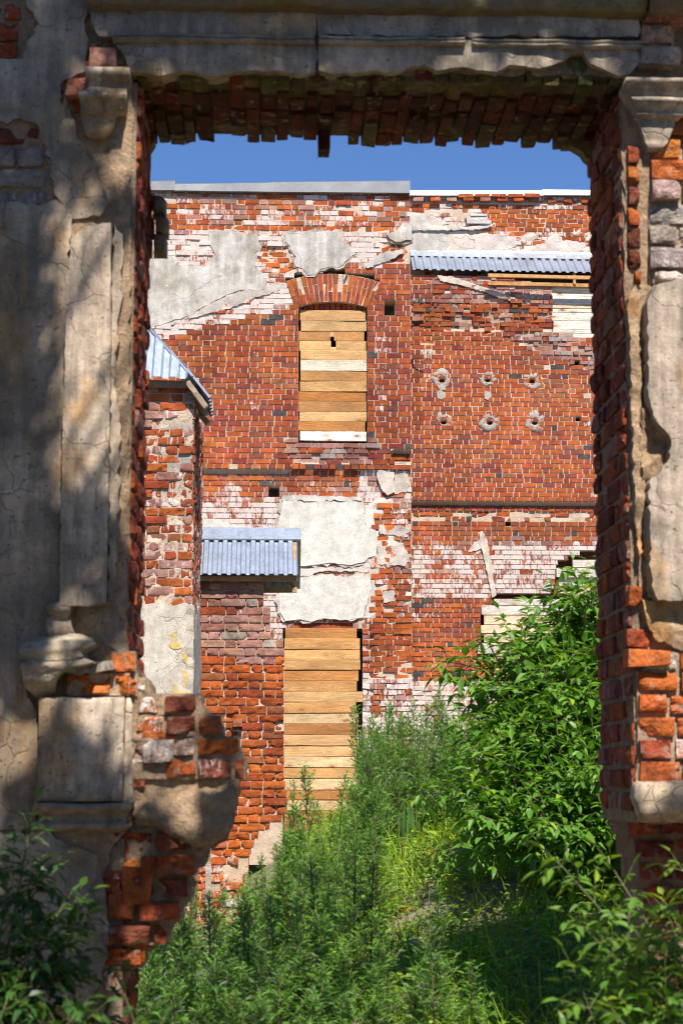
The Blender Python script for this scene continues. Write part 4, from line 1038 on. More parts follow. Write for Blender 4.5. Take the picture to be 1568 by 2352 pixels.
for k, P in enumerate(([(1437,690),(1452,660),(1464,680),(1462,800),(1470,900),(1468,960),(1474,1010),(1470,1060),(1476,1150),(1470,1200),(1470,1270),(1462,1280),(1452,1150),(1445,950),(1440,800)], [(1478,1120),(1489,1180),(1492,1375),(1484,1372),(1476,1250),(1472,1180)], [(1470,1378),(1500,1385),(1540,1378),(1720,1380),(1720,1500),(1560,1495),(1530,1480),(1500,1470),(1484,1440)])):
    M = Bag(); sheet(M, xz(P, NY), NY, (.04,.03,.03)[k], .018, (.020,.004,.014)[k], .006, CORE, .05, seed=130+k, lump=.012, colf=pcol(((.50,.41,.33),(.60,.53,.46),(.50,.42,.34))[k], .2)); M.build('fillet' if k == 1 else 'rough_edge', MORTAR_NEAR, pir)
M = Bag(); sheet(M, xz([(1466,945),(1490,950),(1512,975),(1545,1005),(1542,1055),(1520,1092),(1494,1115),(1470,1120),(1466,1040)], NY), NY, .035, .016, .022, .01, CORE, .05, seed=177, lump=.02, colf=pcol((.46,.37,.29), .3), wscale=11); M.build('rough_edge', MORTAR_NEAR, pir)
M = Bag(); stack(M, [(1794,1462,1760,.02),(1800,1458,1760,.06),(1830,1454,1760,.075),(1862,1458,1760,.07),(1880,1458,1760,.05),(1890,1462,1760,.0)], NY, PL, .03, .008, 17, .012, pcol((.54,.45,.36), .2)); M.build('plinth', NEARPLASTER, pir)
# --- entablature over the opening
ent = bpy.data.objects.new('entablature', None); C.objects.link(ent); adopt(ent, ruin); ent['label'] = 'cracked entablature with thin string mouldings'
ARB = [(300,108),(480,100),(724,101),(724,172),(690,180),(640,172),(560,172),(500,182),(420,170),(372,184),(340,176),(304,172),(290,140),(268,112)]
ARC = [(729,101),(1100,100),(1462,104),(1466,150),(1440,178),(1415,182),(1390,170),(1350,152),(1335,128),(1310,130),(1270,155),(1235,165),(1180,158),(1120,172),(1060,162),(1000,170),(975,158),(940,162),(905,174),(860,168),(790,172),(760,178),(731,170)]
for P, s in ((ARB, 141), (ARC, 142)):
    M = Bag(); sheet(M, xz(P, NY), NY, .045, .035, .004, .010, PL, .05, seed=s, lump=.006, colf=pcol((.50,.43,.365), .25), taper=.2); M.build('architrave', NEARPLASTER, ent)
for P, s in (([(208,30),(460,28),(724,30),(724,90),(500,92),(230,92),(212,60)], 143), ([(729,30),(1100,28),(1462,30),(1466,80),(1460,92),(1000,92),(729,90)], 144)):
    M = Bag(); sheet(M, xz(P, NY), NY, .04, .035, .004, .006, PL, .05, seed=s, lump=.006, colf=pcol((.47,.405,.345), .22), taper=.1); M.build('frieze', NEARPLASTER, ent)
M = Bag()
for a, b, k in ((262,722,.06),(730,1062,.066),(1080,1464,.062)):
    stack(M, [(82,a,b,.03),(84,a,b,k-.008),(88,a,b,k),(91,a,b,k-.006),(93,a,b,.045),(95,a,b,k),(99,a,b,k+.004),(102,a,b,k-.012),(104,a,b,.03)], NY, PL, .03, .004, a, .006, pcol((.47,.41,.34), .2))
M.build('string_moulding', NEARPLASTER, ent)
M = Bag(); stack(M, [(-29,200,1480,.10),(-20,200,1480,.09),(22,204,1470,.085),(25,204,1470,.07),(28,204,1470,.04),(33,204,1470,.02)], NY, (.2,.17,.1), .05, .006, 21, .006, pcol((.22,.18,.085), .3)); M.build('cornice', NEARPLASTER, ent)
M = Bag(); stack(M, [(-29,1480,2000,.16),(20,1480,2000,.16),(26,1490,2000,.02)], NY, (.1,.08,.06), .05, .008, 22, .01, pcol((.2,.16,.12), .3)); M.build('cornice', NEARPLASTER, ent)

# --- bricks laid bare where the render has fallen
MB = Bag(); r = random.Random(55)
def bare(x0, x1, y0, y1, w, c, wash=.15, amp=.006, Y=NY, depth=.1, fine=8):
    a, b = at(x0, y1, Y), at(x1, y0, Y)
    brick(MB, *fr(Y), a.x-.003, b.x+.003, a.z-.003, b.z+.003, .006+w*.45 if w < .055 or Y != NY else w*.8, depth, c, wash, fine+4, 7, .003, amp, .007, r)
OB, RB_, DB, PB = (.47,.12,.03), (.36,.075,.03), (.22,.06,.035), (.46,.33,.26)
R4 = lambda a, b, c, d: (a*.4298, b*.4298, 1225+c*.4298, 1225+d*.4298)
R7 = lambda a, b, c, d: (1163.7+a*.2578, 1163.7+b*.2578, 1286.2+c*.2578, 1286.2+d*.2578)
R5 = lambda a, b, c, d: (a*.4298, b*.4298, 1776+c*.4298, 1776+d*.4298)
R1 = lambda a, b, c, d: (a*.5, b*.5, c*.5, d*.5)
R2 = lambda a, b, c, d: (784+a*.5, 784+b*.5, c*.5, d*.5)
G_OR=[(OB,6),((.50,.15,.035),3),(RB_,2)]; G_PALE=[(PB,5),((.40,.34,.28),3),((.44,.22,.15),1)]; G_GREY=[((.32,.28,.235),5),((.36,.27,.22),2),(DB,.7)]; G_DARK=[(DB,5),(RB_,2),((.3,.16,.11),1)]
MG = Bag()
def patchwork(P, h, zf, seed, phase=0.0, Y=NY, amp=.006, body=.06, depth=.1, rnd=.0025, **k):
    masonry(MB, MG, Y, [P], [], h, zf, seed=seed, body=body, nx=11, nv=6, rnd=rnd, amp=amp, depth=depth, joint=.013, phase=phase, **k)
ph = at(1500,1592,NY).z
def z_pier(x, y):
    u = RN.random()
    return zone(pal=G_OR if u < .78 else G_PALE, wash=.42 if u > .6 else .1, dw=.020, mp=.006, mcol=(.50,.40,.31), worn=.5, jit=.006)
patchwork([(1458,1540),(1480,1500),(1720,1498),(1720,1800),(1462,1800)], .0785, z_pier, 501, ph)
for q, w, c, ws in ((R7(1055,1420,805,950),.07,OB,.34),(R7(1075,1240,615,770),.022,RB_,.2),(R7(1085,1200,245,400),.02,OB,.3)): bare(*q, w, c, ws, .010)
def z_up(x, y):
    if x < 1478: return zone(pal=G_OR+G_DARK[:1], wash=.1, dw=.022, mp=.002, worn=.5, mcol=(.44,.36,.28))
    if y < 425: return zone(pal=G_OR, wash=.08, dw=.02, mp=.004, worn=.3)
    return zone(pal=G_PALE, wash=.4, dw=.028, mp=.012, worn=.6, mcol=(.46,.39,.32), jit=.008)
patchwork([(1432,320),(1466,326),(1474,660),(1436,640)], .080, z_up, 502, ph+.02)
patchwork([(1496,282),(1720,270),(1720,650),(1500,652),(1484,640),(1484,420)], .084, z_up, 503, ph+.03)
def z_cap(x, y):
    if x > 1535: return zone(pal=G_DARK, wash=.1, dw=-.02, mp=-.03, worn=.7, rough=.3)
    return zone(pal=[((.40,.14,.08),3),((.46,.26,.19),3)] if y < 105 else G_PALE, wash=.3, dw=.05, mp=.03, worn=.6)
patchwork([(1470,34),(1720,34),(1720,172),(1456,172)], .078, z_cap, 504, at(1500,70,NY).z)
patchwork([(-700,-60),(66,-60),(54,20),(48,60),(50,110),(40,130),(-700,134)], .0795, lambda x, y: zone(pal=G_DARK, wash=.12, dw=.006, mp=-.012, worn=.5, mcol=(.30,.24,.18), miss=.02), 505, at(0,98,NY).z)
patchwork([(-700,288),(70,292),(100,320),(112,400),(112,466),(-700,468)], .082, lambda x, y: zone(pal=G_GREY, wash=.3, dw=.006, mp=-.012, worn=.4, mcol=(.26,.21,.165), miss=.03), 506, at(0,337,NY).z)
patchwork([(150,1548),(228,1545),(302,1552),(302,1598),(160,1600)], .078, lambda x, y: zone(pal=G_OR, wash=.04, dw=.045, mp=.03, worn=.8), 507, at(0,1598,NY).z, amp=.012, body=.1)
patchwork([(255,1500),(300,1470),(322,1545),(318,1600),(252,1546)], .078, lambda x, y: zone(pal=G_OR, wash=.2, dw=.02, mp=.012, worn=.8, mcol=(.5,.4,.3)), 508, at(0,1598,NY).z, amp=.01)
for q, w, c, ws in ((R1(318,420,398,470),.10,(.44,.15,.09),.3),(R1(262,370,370,420),.02,(.2,.08,.05),.1),(R1(400,470,205,240),.03,DB,.1),(R1(418,540,250,340),.06,(.36,.17,.12),.35),(R1(405,440,300,345),.04,RB_,.3),(R1(350,400,475,520),.05,RB_,.3)): bare(*q, w, c, ws, .008)
# jamb stub beside the pedestal
STUB = [(290,1590),(318,1560),(335,1556),(350,1600),(372,1606),(460,1612),(480,1634),(505,1655),(520,1700),(553,1716),(570,1760),(547,1808),(538,1880),(520,1932),(476,1950),(470,1990),(440,2010),(438,2070),(400,2112),(388,2150),(340,2190),(290,2250),(250,2300),(215,2310),(232,2000),(290,1900)]
M = Bag(); SYB = NY+.04
def stub_col(x, z):
    g = fbm(x*4, z*4, 2); k = 1+.22*g
    return (.44*k, .335*k, .235*k)
sheet(M, xz(STUB, SYB), SYB, .008, .028, .012, .010, CORE, .34, seed=151, lump=.02, colf=stub_col)
sheet(M, xz([(305,1850),(330,1840),(430,1815),(520,1810),(545,1815),(536,1880),(518,1930),(470,1952),(440,1940),(400,1925),(360,1900),(320,1895)], SYB), SYB, .065, .02, .018, .012, CORE, .05, seed=152, lump=.03, colf=stub_col, taper=.5, wscale=9)
M.build('jamb_stub', MORTAR_NEAR, ruin)
def z_stub(x, y):
    u = RN.random()
    if y > 1800: return zone(pal=G_OR+[(RED,4),(DB,2)], wash=.12 if u < .7 else .5, dw=.045+.05*nz(x/40, y/40), mp=.0+.03*nz(x/40, y/40), worn=.6, jit=.016, mcol=(.48,.36,.28), miss=.04)
    if x < 350: return zone(pal=G_PALE if u < .6 else G_OR, header=True, wash=.4, dw=.02, mp=.024, worn=.9, mcol=(.46,.355,.26))
    if u < .16: return zone(pal=G_PALE, header=True, wash=.6, dw=.03, mp=.02, worn=.7, mcol=(.46,.355,.26))
    return zone(pal=[((.34,.095,.05),4),((.26,.075,.045),2),((.42,.11,.045),3),(OB,1.5)], header=u < .8, wash=.25, dw=.035, mp=.012+.01*fbm(x/40, y/40), worn=.7, jit=.008, mcol=(.46,.355,.26))
patchwork([p for p in STUB if p[1] < 1820]+[(300,1815)], .0745, z_stub, 511, at(0,1690,NY).z, SYB, amp=.009, body=.3, depth=.2, rnd=.003)
patchwork([(470,1955),(438,2008),(436,2070),(398,2112),(386,2150),(338,2190),(288,2250),(250,2296),(218,2305),(236,2240),(238,2100),(236,1968),(270,1920),(380,1900)], .0785, z_stub, 512, at(0,1960,NY).z, SYB, amp=.014, body=.3, depth=.2, rnd=.004)
for q, w, c, ws in ((R4(768,950,995,1092),.07,OB,.1),(R4(770,930,1112,1215),.07,PB,.7),(R5(665,808,500,690),.09,OB,.05),(R5(545,640,520,650),.08,(.38,.1,.04),.3),(R5(580,700,650,760),.08,(.42,.11,.04),.2),(R5(665,775,870,1000),.08,OB,.1)):
    bare(*q, w, c, ws, .014, SYB, .14)
# brick tongue left standing at the back of the left reveal, upper part
for k, (y0, y1, x1) in enumerate(((442,484,380),(489,530,386),(535,574,382))):
    a, b = at(300, y1, FY-.12), at(x1, y0, FY-.12); w2 = (b.x-a.x)
    brick(MB, *fr(FY-.12), a.x, b.x-.06, a.z, b.z, .0, .12, pick(P_DARK, r), .05, 6, 4, .012, .006, .005, r)
    brick(MB, *fr(FY-.12), b.x-.055, b.x, a.z, b.z, -.02, .1, (.26,.2,.14), .3, 3, 4, .012, .01, .006, r)
MB.build('bare_brick', BRICK_NEAR, ruin); MG.build('bed_mortar', MORTAR_NEAR, ruin)
# ================================================================== ground
def ss(a, b, x):
    t = max(0.0, min(1.0, (x-a)/(b-a))); return t*t*(3-2*t)
def gz(x, y):
    A = ss(4.2, 12.2, y)
    m = .10+.98*ss(-.6, 1.4, x)+.35*ss(1.4, 3.6, x)
    z = A*m
    if y > 40 or abs(x) > 20: z *= max(0, 1-(max(y-40, abs(x)-20))/20)
    return z+(.05*fbm(x*1.1, y*1.1)+.02*fbm(x*4, y*4) if abs(x) < 14 and -4 < y < 40 else 0)
M = Bag()
xs = [-400,-150,-60,-30,-18,-12,-8]+[-5+.16*i for i in range(70)]+[6.5,8,11,15,22,40,90,200,400]
ysg = [-300,-100,-40,-15,-6,-2,1]+[3+.2*i for i in range(130)]+[30,34,40,50,80,150,400]
gi = [[M.vert((x, y, gz(x, y)), (.36,.28,.21,0)) for x in xs] for y in ysg]
for j in range(len(ysg)-1):
    for i in range(len(xs)-1): M.face((gi[j][i], gi[j][i+1], gi[j+1][i+1], gi[j+1][i]), True)
t = NT('sandy_soil'); p = t.pos(); n1 = t.noise(p, 1.6, 6, .7); n2 = t.noise(p, 22, 5, .75); n3 = t.noise(p, 90, 2)
c = t.mix(t.ramp(n1, .4, .62), (.40,.30,.22), (.13,.115,.06)); c = t.mix(t.ramp(n2, .55, .68), c, (.48,.36,.28)); c = t.mix(1.0, c, t.grey(t.ramp(n3, .3, .7, .7, 1.25)), 'MULTIPLY')
t.base(c); t.set(Roughness=.95); t.bump(t.math('ADD', n2, n3), .9, .04)
g = M.build('ground', t.m); g['kind'] = 'structure'

# ================================================================== leaves
def leaflet(M, b, d, nrm, L, W, c, droop=.25, teeth=0.0, r=RN):
    d = d.normalized(); s = d.cross(nrm)
    s = s.normalized() if s.length > 1e-4 else Vector((1,0,0)); n = s.cross(d)
    k = tuple(c)[:3]+(0,)
    q = lambda t, x, h: b+d*(L*t)+s*(W*x)-n*(L*droop*t*t)+n*h
    f = W*.16
    v = [M.vert(q(*a), k) for a in ((0,0,0),(.28,-.48,f),(.28,.48,f),(.62,-.36,f*.8),(.62,.36,f*.8),(1,0,0),(.28,0,-f*.4),(.62,0,-f*.3))]
    for t in ((0,6,1),(0,2,6),(1,6,7,3),(6,2,4,7),(3,7,5),(7,4,5)): M.face([v[i] for i in t])

def blade(M, b, d, nrm, L, W, c, droop=.2):
    d = d.normalized(); s = d.cross(nrm)
    s = s.normalized() if s.length > 1e-4 else Vector((1,0,0)); n = s.cross(d)
    k = tuple(c)[:3]+(0,)
    q = lambda t, x: b+d*(L*t)+s*(W*x)-n*(L*droop*t*t)
    v = [M.vert(q(*a), k) for a in ((0,-.2),(0,.2),(.45,.5),(.45,-.5),(1,0))]
    M.face((v[0],v[1],v[2],v[3])); M.face((v[3],v[2],v[4]))

def rv(r, k=1.0): return Vector((r.uniform(-k,k), r.uniform(-k,k), r.uniform(-k,k)))
def gcol(r, base, k=.25, yel=.0):
    u = 1+r.uniform(-k, k)
    c = [base[0]*u*(1+r.uniform(-.12,.12)), base[1]*u, base[2]*u*(1+r.uniform(-.15,.15))]
    if r.random() < yel: c = [c[0]*1.9, c[1]*1.35, c[2]*.8]
    return tuple(c)
ELDER = (.115,.245,.030); MUG = (.145,.30,.046); GRASSY = (.23,.38,.04)

def compound(M, MS, b, d, r, size, col, n=5, rachis=True, pend=.35):
    """pinnate leaf: petiole, opposite leaflets and one at the end"""
    d = (d+Vector((0,0,-.15))).normalized()
    up = (Vector((0,0,1))+rv(r,.35)).normalized()
    s = d.cross(up).normalized()
    tip = b+d*size
    m = (n-1)//2
    for i in range(m):
        p = b+d*(size*(.42+.5*i/max(1, m)))-Vector((0,0,.02*i))
        for sg in (-1, 1):
            dd = (d*.55+s*sg*.9+Vector((0,0,-pend))+rv(r,.15)).normalized()
            leaflet(M, p, dd, up+rv(r,.25), size*r.uniform(.52,.68), size*r.uniform(.22,.29), gcol(r, col, .18, .06), r.uniform(.1,.35))
    leaflet(M, tip, (d+Vector((0,0,-pend*.7))+rv(r,.12)).normalized(), up+rv(r,.2), size*r.uniform(.62,.8), size*r.uniform(.27,.34), gcol(r, col, .18, .06), r.uniform(.1,.35))
    if MS: tube(MS, [b, b+d*size*.5, tip], size*.016, size*.008, (.20,.22,.07), 3)

def curve_pts(a, b, bend, n=7):
    a, b = Vector(a), Vector(b); mid = (a+b)/2+Vector(bend)
    return [a*(1-t)**2+mid*2*t*(1-t)+b*t*t for t in [i/n for i in range(n+1)]]

def bough(ML, MS, a, b, bend, r, size, col, r0=.012, start=.25, step=.085, sub=True, n=5, spread=1.0):
    pts = curve_pts(a, b, bend)
    tube(MS, pts, r0, r0*.3, (.13,.125,.06), 5)
    L = sum((pts[i+1]-pts[i]).length for i in range(len(pts)-1)); m = max(3, int(L/step)); ang = r.uniform(0, 6)
    for i in range(m+1):
        t = start+(1-start)*i/m; k = min(len(pts)-2, int(t*(len(pts)-1))); f = t*(len(pts)-1)-k
        p = pts[k].lerp(pts[k+1], f); d = (pts[k+1]-pts[k]).normalized()
        ang += 1.57+r.uniform(-.3,.3)
        s = d.cross(Vector((.1,.2,.97))).normalized(); u = s.cross(d)
        for sg in (0, math.pi):
            o = s*math.cos(ang+sg)+u*math.sin(ang+sg)
            if sub and r.random() < .36 and t < .85 and L > .5:
                e = p+(o*.8+d*.8+Vector((0,0,.12))).normalized()*L*r.uniform(.22,.42)*spread
                bough(ML, MS, p, e, rv(r, .05), r, size*.95, col, r0*.45, .2, step, False, n)
            else:
                compound(ML, MS, p, (o*.85+d*.55+Vector((0,0,.12))).normalized(), r, size*r.uniform(.7,1.15)*(1.0 if t < .9 else .75), col, n)
    compound(ML, MS, pts[-1], (pts[-1]-pts[-2]).normalized(), r, size*.8, (col[0]*1.3, col[1]*1.2, col[2]), n)

def shrub(name, label, cat, base, tips, r, size, col, group=None, step=.085, r0=.014, n=5, start=.3, spread=1.0, leafm=None):
    bx, by = base; bz = gz(bx, by)
    t = thing(name, label, cat, (bx, by, bz), group)
    ML, MS = Bag(), Bag()
    for tip in tips:
        a = Vector((bx+r.uniform(-.12,.12), by+r.uniform(-.12,.12), bz-.05)); b = Vector(tip)
        bend = Vector(((a.x-b.x)*.18, (a.y-b.y)*.18, .10*(b-a).length*.6)) + rv(r, .06)
        bough(ML, MS, a, b, bend, r, size, col, r0, start, step, True, n, spread)
    ML.build('foliage', leafm or LEAF, t); MS.build('stem', BARK, t)
    return t

r = random.Random(200)
P3 = lambda px, py, Y: tuple(at(px, py, Y))
# three ash-leaved maple saplings on the slope to the right
tipsA = [P3(px+8, py+30, Y+.5) for px, py, Y in ((1190,1480,10.2),(1235,1430,10.3),(1290,1410,10.4),(1340,1360,10.3),(1395,1310,10.6),(1445,1340,10.8),(1240,1510,10.0),(1310,1490,10.0),(1385,1440,10.1),(1175,1560,10.1),(1260,1570,9.8),(1340,1550,9.8),(1425,1480,10.2),(1115,1450,10.5),(1370,1265,10.5),(1290,1345,10.5),(1200,1620,9.8),(1400,1590,9.8))]
shrub('maple_sapling', 'largest bushy maple sapling, its top reaching the grey boards of the wing', 'shrub', (1.9, 11.7), tipsA, r, .155, ELDER, 'bushy saplings on the slope', .08, .016, 5, .3, .75)
tipsB = [P3(px+45, py+50, Y+.8) for px, py, Y in ((1060,1660,9.9),(1120,1640,9.6),(1200,1650,9.4),(1290,1650,9.2),(1370,1640,9.2),(1130,1730,9.3),(1230,1720,9.1),(1330,1740,9.0),(1420,1720,9.1),(1400,1600,9.6),(1060,1600,10.2))]
shrub('maple_sapling', 'middle leafy maple sapling filling the gap below the tallest one', 'shrub', (2.05, 10.9), tipsB, r, .145, (.105,.235,.028), 'bushy saplings on the slope', .075, .014)
tipsC = [P3(px+30, py+20, Y+1.15) for px, py, Y in ((1040,1770,9.0),(1110,1800,8.8),(1190,1810,8.6),(1270,1820,8.6),(1350,1830,8.5),(1410,1800,8.5),(1090,1860,8.7),(1310,1900,8.5),(1240,1870,8.5))]
shrub('maple_sapling', 'lowest spreading maple sapling overhanging the shaded hollow by the jamb', 'shrub', (1.95, 10.4), tipsC, r, .14, (.115,.26,.03), 'bushy saplings on the slope', .08, .012)

# shaded shrubs in front of the ruined wall
LEFTB = [P3(px, py, Y) for px, py, Y in ((70,1900,5.6),(20,2010,5.4),(165,2150,5.5),(80,2170,5.2),(255,2230,5.4),(20,2290,5.1),(170,2330,5.0),(310,2350,5.0),(90,2390,4.9))]
shrub('elder_shrub', 'dark leafy shrub in shade at the foot of the plastered pilaster', 'shrub', (-.95, 5.5), LEFTB, random.Random(5), .105, (.045,.11,.022), None, .10, .009, 5, .5, .6)
RIGHTB = [P3(px, py, Y) for px, py, Y in ((1290,1990,5.5),(1340,2130,5.5),(1440,2110,5.6),(1500,2210,5.4),(1555,2120,5.6),(1340,2290,5.3),(1430,2350,5.1),(1530,2330,5.2),(1260,2400,5.0),(1400,1985,5.7),(1568,2000,5.8))]
shrub('elder_shrub', 'sparse light green shrub arching before the broken foot of the brick pier', 'shrub', (1.65, 5.4), RIGHTB, random.Random(6), .095, (.125,.25,.032), None, .12, .006, 5, .45, .6)

# ------------------------------------------------------------------ mugwort
def mug_mesh(seed, H):
    r = random.Random(seed); ML, MS = Bag(), Bag()
    bend = Vector((r.uniform(-.08,.08)*H, r.uniform(-.08,.08)*H, 0))
    pts = [Vector((0,0,-.05))+bend*((i/9)**1.6)+Vector((0,0,H*i/9)) for i in range(10)]
    tube(MS, pts, .0075, .0025, (.16,.17,.08) if seed % 3 else (.16,.09,.06), 4)
    def leaf(p, d, L, c):
        up = (Vector((0,0,1))+rv(r,.3)).normalized(); s = d.cross(up).normalized()
        tw = L*.115
        blade(ML, p, d, up, L, tw*1.0, c, .25)
        for k, tt in enumerate((.30,.5,.70)):
            q = p+d*(L*tt)-up*(L*.25*tt*tt)
            for sg in (-1, 1):
                dd = (d*.9+s*sg*.8+rv(r,.12)).normalized(); LL = L*(.46-.08*k)*r.uniform(.8,1.2)
                blade(ML, q, dd, up, LL, tw*.8, c, .2)
                if k < 2: blade(ML, q+dd*LL*.45, (dd+s*sg*.5).normalized(), up, LL*.5, tw*.6, c, .2)
    a = r.uniform(0, 6); n = int(H/.019)
    for i in range(n):
        t = .12+.86*i/n; k = min(8, int(t*9)); p = pts[k].lerp(pts[k+1], t*9-k)
        a += 2.4+r.uniform(-.4,.4)
        d = Vector((math.cos(a), math.sin(a), .35+.9*t*t)).normalized()
        c = gcol(r, MUG, .22)
        if r.random() < .12: c = (.20,.24,.17)
        L = (.10*(1-.55*t)+.022)*r.uniform(.8,1.25)
        if .25 < t < .9 and r.random() < .5:
            e = p+(d+Vector((0,0,.75))).normalized()*(.20*(1.1-t)+.05)*r.uniform(.8,1.3)
            tube(MS, [p, (p+e)/2+d*.01, e], .003, .0015, (.15,.17,.07), 3)
            for j in range(6):
                b = a+j*2.4; q = p.lerp(e, .3+.14*j)
                leaf(q, Vector((math.cos(b), math.sin(b), .8)).normalized(), L*.62, gcol(r, MUG, .22))
        leaf(p, d, L, c)
    for j in range(7):
        b = j*2.4; leaf(pts[-1]-Vector((0,0,.012*j)), Vector((math.cos(b)*.6, math.sin(b)*.6, 1)).normalized(), .042, gcol(r, (MUG[0]*1.15, MUG[1]*1.15, MUG[2]), .15))
    return ML, MS
MUGLABEL = 'tall mugwort plant with feathery dark green leaves among many on the slope'
protos = []
for k in range(7):
    ML, MS = mug_mesh(300+k, 1.0)
    fo, st = ML.build('foliage', HERB), MS.build('stem', BARK)
    protos.append((fo, st))
first = [True]*7
def mugwort(x, y, h, rz, k, label=MUGLABEL, group='mugwort plants on the overgrown slope', z=None):
    t = thing('mugwort_plant', label, 'plant', (x, y, gz(x, y) if z is None else z), group)
    t.rotation_euler = (0, 0, rz); t.scale = (.55+.45*h, .55+.45*h, h)
    for o in protos[k]:
        c = o if first[k] else o.copy()
        if not first[k]: C.objects.link(c)
        c.parent = t
    first[k] = False
r = random.Random(77)
# stems one can pick out: top seen at (px, py), depth
named = [(1075,1640,13.6),(1095,1690,13),(1080,1740,12.4),(1110,1620,14),(1130,1660,13.2),(1050,1650,14.4),(1000,1640,14.6),(835,1660,15.0),(850,1620,15.8),(868,1650,15.2),(890,1640,15.0),(915,1600,15.6),(930,1640,14.8),(955,1620,15.2),(970,1600,15),(990,1590,15),(1025,1590,14.6),(1060,1610,14.2),(880,1690,14.2),(910,1720,13.8),(1000,1700,13.6),(1020,1720,13.0),(850,1740,14.2),(835,1790,14.0),(1045,1700,13.2),(805,1840,13.6),(690,1850,15),(735,1830,15.5),(785,1800,15),(655,1900,14.5),(760,1850,14),(810,1790,15.5),(630,1930,13.5),(720,1900,13.6),(840,1760,15),(600,1950,13.2),(575,1990,12.6),(672,1770,13.0),(716,1738,13.2),(770,1762,13.0),(640,1890,12.5),(700,1870,12.2),(826,1600,16.5),(846,1660,15.5),(880,1598,16.0),(906,1625,15.0),(945,1588,15.6),(925,1690,14.2),(960,1650,14.6),(985,1640,14.2),(1012,1560,14.8),(1050,1560,14.4),(866,1720,14.5),(820,1730,14.6),(975,1700,13.6),(1040,1640,13.4),
 (812,1900,9.6),(850,1965,9.4),(735,2000,9.2),(690,2090,8.9),(640,2080,9.0),(575,2110,9.2),(560,2060,9.8),(488,2080,9.6),(420,2140,9.0),(395,2100,10.4),(450,2180,8.6),(520,2190,8.6),(610,2170,8.4),(760,2120,8.6),(800,2090,8.8),(680,1960,10.6),(600,1990,10.8),(625,2035,10.0),(540,2030,10.8),(660,1830,12.8),(900,2080,8.6),(880,2150,8.3),(350,2200,8.6),(420,2250,8.2),(950,2210,8.1),(1000,2190,8.2),(1080,2260,7.9),(560,2240,8.1),(640,2250,8.0),(720,2230,8.0),(800,2200,8.2),(480,2280,7.9),(340,2260,8.0),(380,2290,7.8),(300,2290,7.9),(440,2310,7.7),(530,2300,7.7),(600,2310,7.7),(420,2060,10.2),(370,2150,9.2),(690,2290,7.7),(770,2300,7.7),(860,2280,7.8)]
for px, py, Y in named:
    p = at(px, py, Y); g0 = gz(p.x, Y)
    mugwort(p.x, Y, max(.45, min(1.8, (p.z-g0)*(1.12 if Y < 10 and px < 850 else 1))), r.uniform(0, 6.28), r.randrange(7))
cnt = 0
while cnt < 105:
    Y = r.choice((r.uniform(7.7, 11.5), r.uniform(10.5, 14), r.uniform(13, 19)))
    px = r.uniform(330, 1010) if Y < 13 else r.uniform(580, 1080)
    x = (px-615)*Y/4200
    if Y > 17.2 and x < -.1: continue
    if 870 < px < 1010 and 9 < Y < 13.8 : continue
    h = r.uniform(.55, .95) if Y < 13 else r.uniform(.7, 1.15)
    if Y < 13 and px > 760: h *= .75
    _, py = proj((x, Y, gz(x, Y)+h))
    lim = 1560 if px > 830 else (1990 if px < 620 else 1900)
    if py < lim: continue
    mugwort(x, Y, h, r.uniform(0, 6.28), r.randrange(7)); cnt += 1

# ------------------------------------------------------------------ low weeds and grass: one mass
M = Bag(); r = random.Random(88)
def clear(px, Y): return 0
for i in range(19000):
    Y = 7.3+11*(r.random()**1.25); px = r.uniform(270, 1480) if Y < 12 else r.uniform(560, 1350)
    if i > 15000: Y = r.uniform(15, 25.5); px = r.uniform(655, 1000)
    x = (px-615)*Y/4200; z = gz(x, Y)
    q, py = proj((x, Y, z+.05))
    bare_soil = fbm(x*1.3+4, Y*.9)
    if 900 < q < 1010 and 9.0 < Y < 13.6 and bare_soil > -.22 and r.random() < .35: continue
    if bare_soil > .28 and r.random() < .7: continue
    hgt = r.uniform(.05,.22)*(1.35 if Y > 12 else 1)
    b = Vector((x, Y, z-.01)); yel = .14 if q < 1100 else .06
    kind = r.random()
    c0 = GRASSY if fbm(x*.9, Y*.9+5) > -.1 else (.15,.29,.035)
    if kind < .38:      # grass tuft
        for k in range(4):
            d = (Vector((0,0,1))+rv(r,.5)).normalized(); blade(M, b+rv(r,.02), d, rv(r,1), hgt*r.uniform(.8,1.5), .007, gcol(r, c0, .3, .22) if r.random() > .1 else (.34,.27,.10), .5)
    else:               # clover-like broad weed
        a = r.uniform(0, 6)
        for k in range(5):
            a += 1.25; d = Vector((math.cos(a), math.sin(a), r.uniform(.0,.7))).normalized(); h2 = Vector((0,0,hgt*r.uniform(.3,1)))
            leaflet(M, b+h2+d*.012, d, Vector((0,0,1))+rv(r,.4), r.uniform(.022,.05), r.uniform(.016,.034), gcol(r, c0, .25, yel), .3)
o = M.build('weeds', WEED); o['kind'] = 'stuff'; o['label'] = 'yellowish low weeds and grass covering the slope'
# broad-leaved dock plant in the middle
t = thing('dock_plant', 'single broad leaved weed with long upright leaves amid the yellow weeds', 'plant', (1.02, 13.4, gz(1.02,13.4)))
M = Bag(); r = random.Random(3)
for k in range(14):
    a = k*2.4; d = Vector((math.cos(a)*.55, math.sin(a)*.55, 1)).normalized()
    leaflet(M, Vector((1.02,13.4,gz(1.02,13.4))), d, Vector((math.cos(a),math.sin(a),.3)), r.uniform(.25,.42), r.uniform(.05,.075), gcol(r, (.09,.17,.05), .2), .35)
M.build('foliage', LEAF, t)

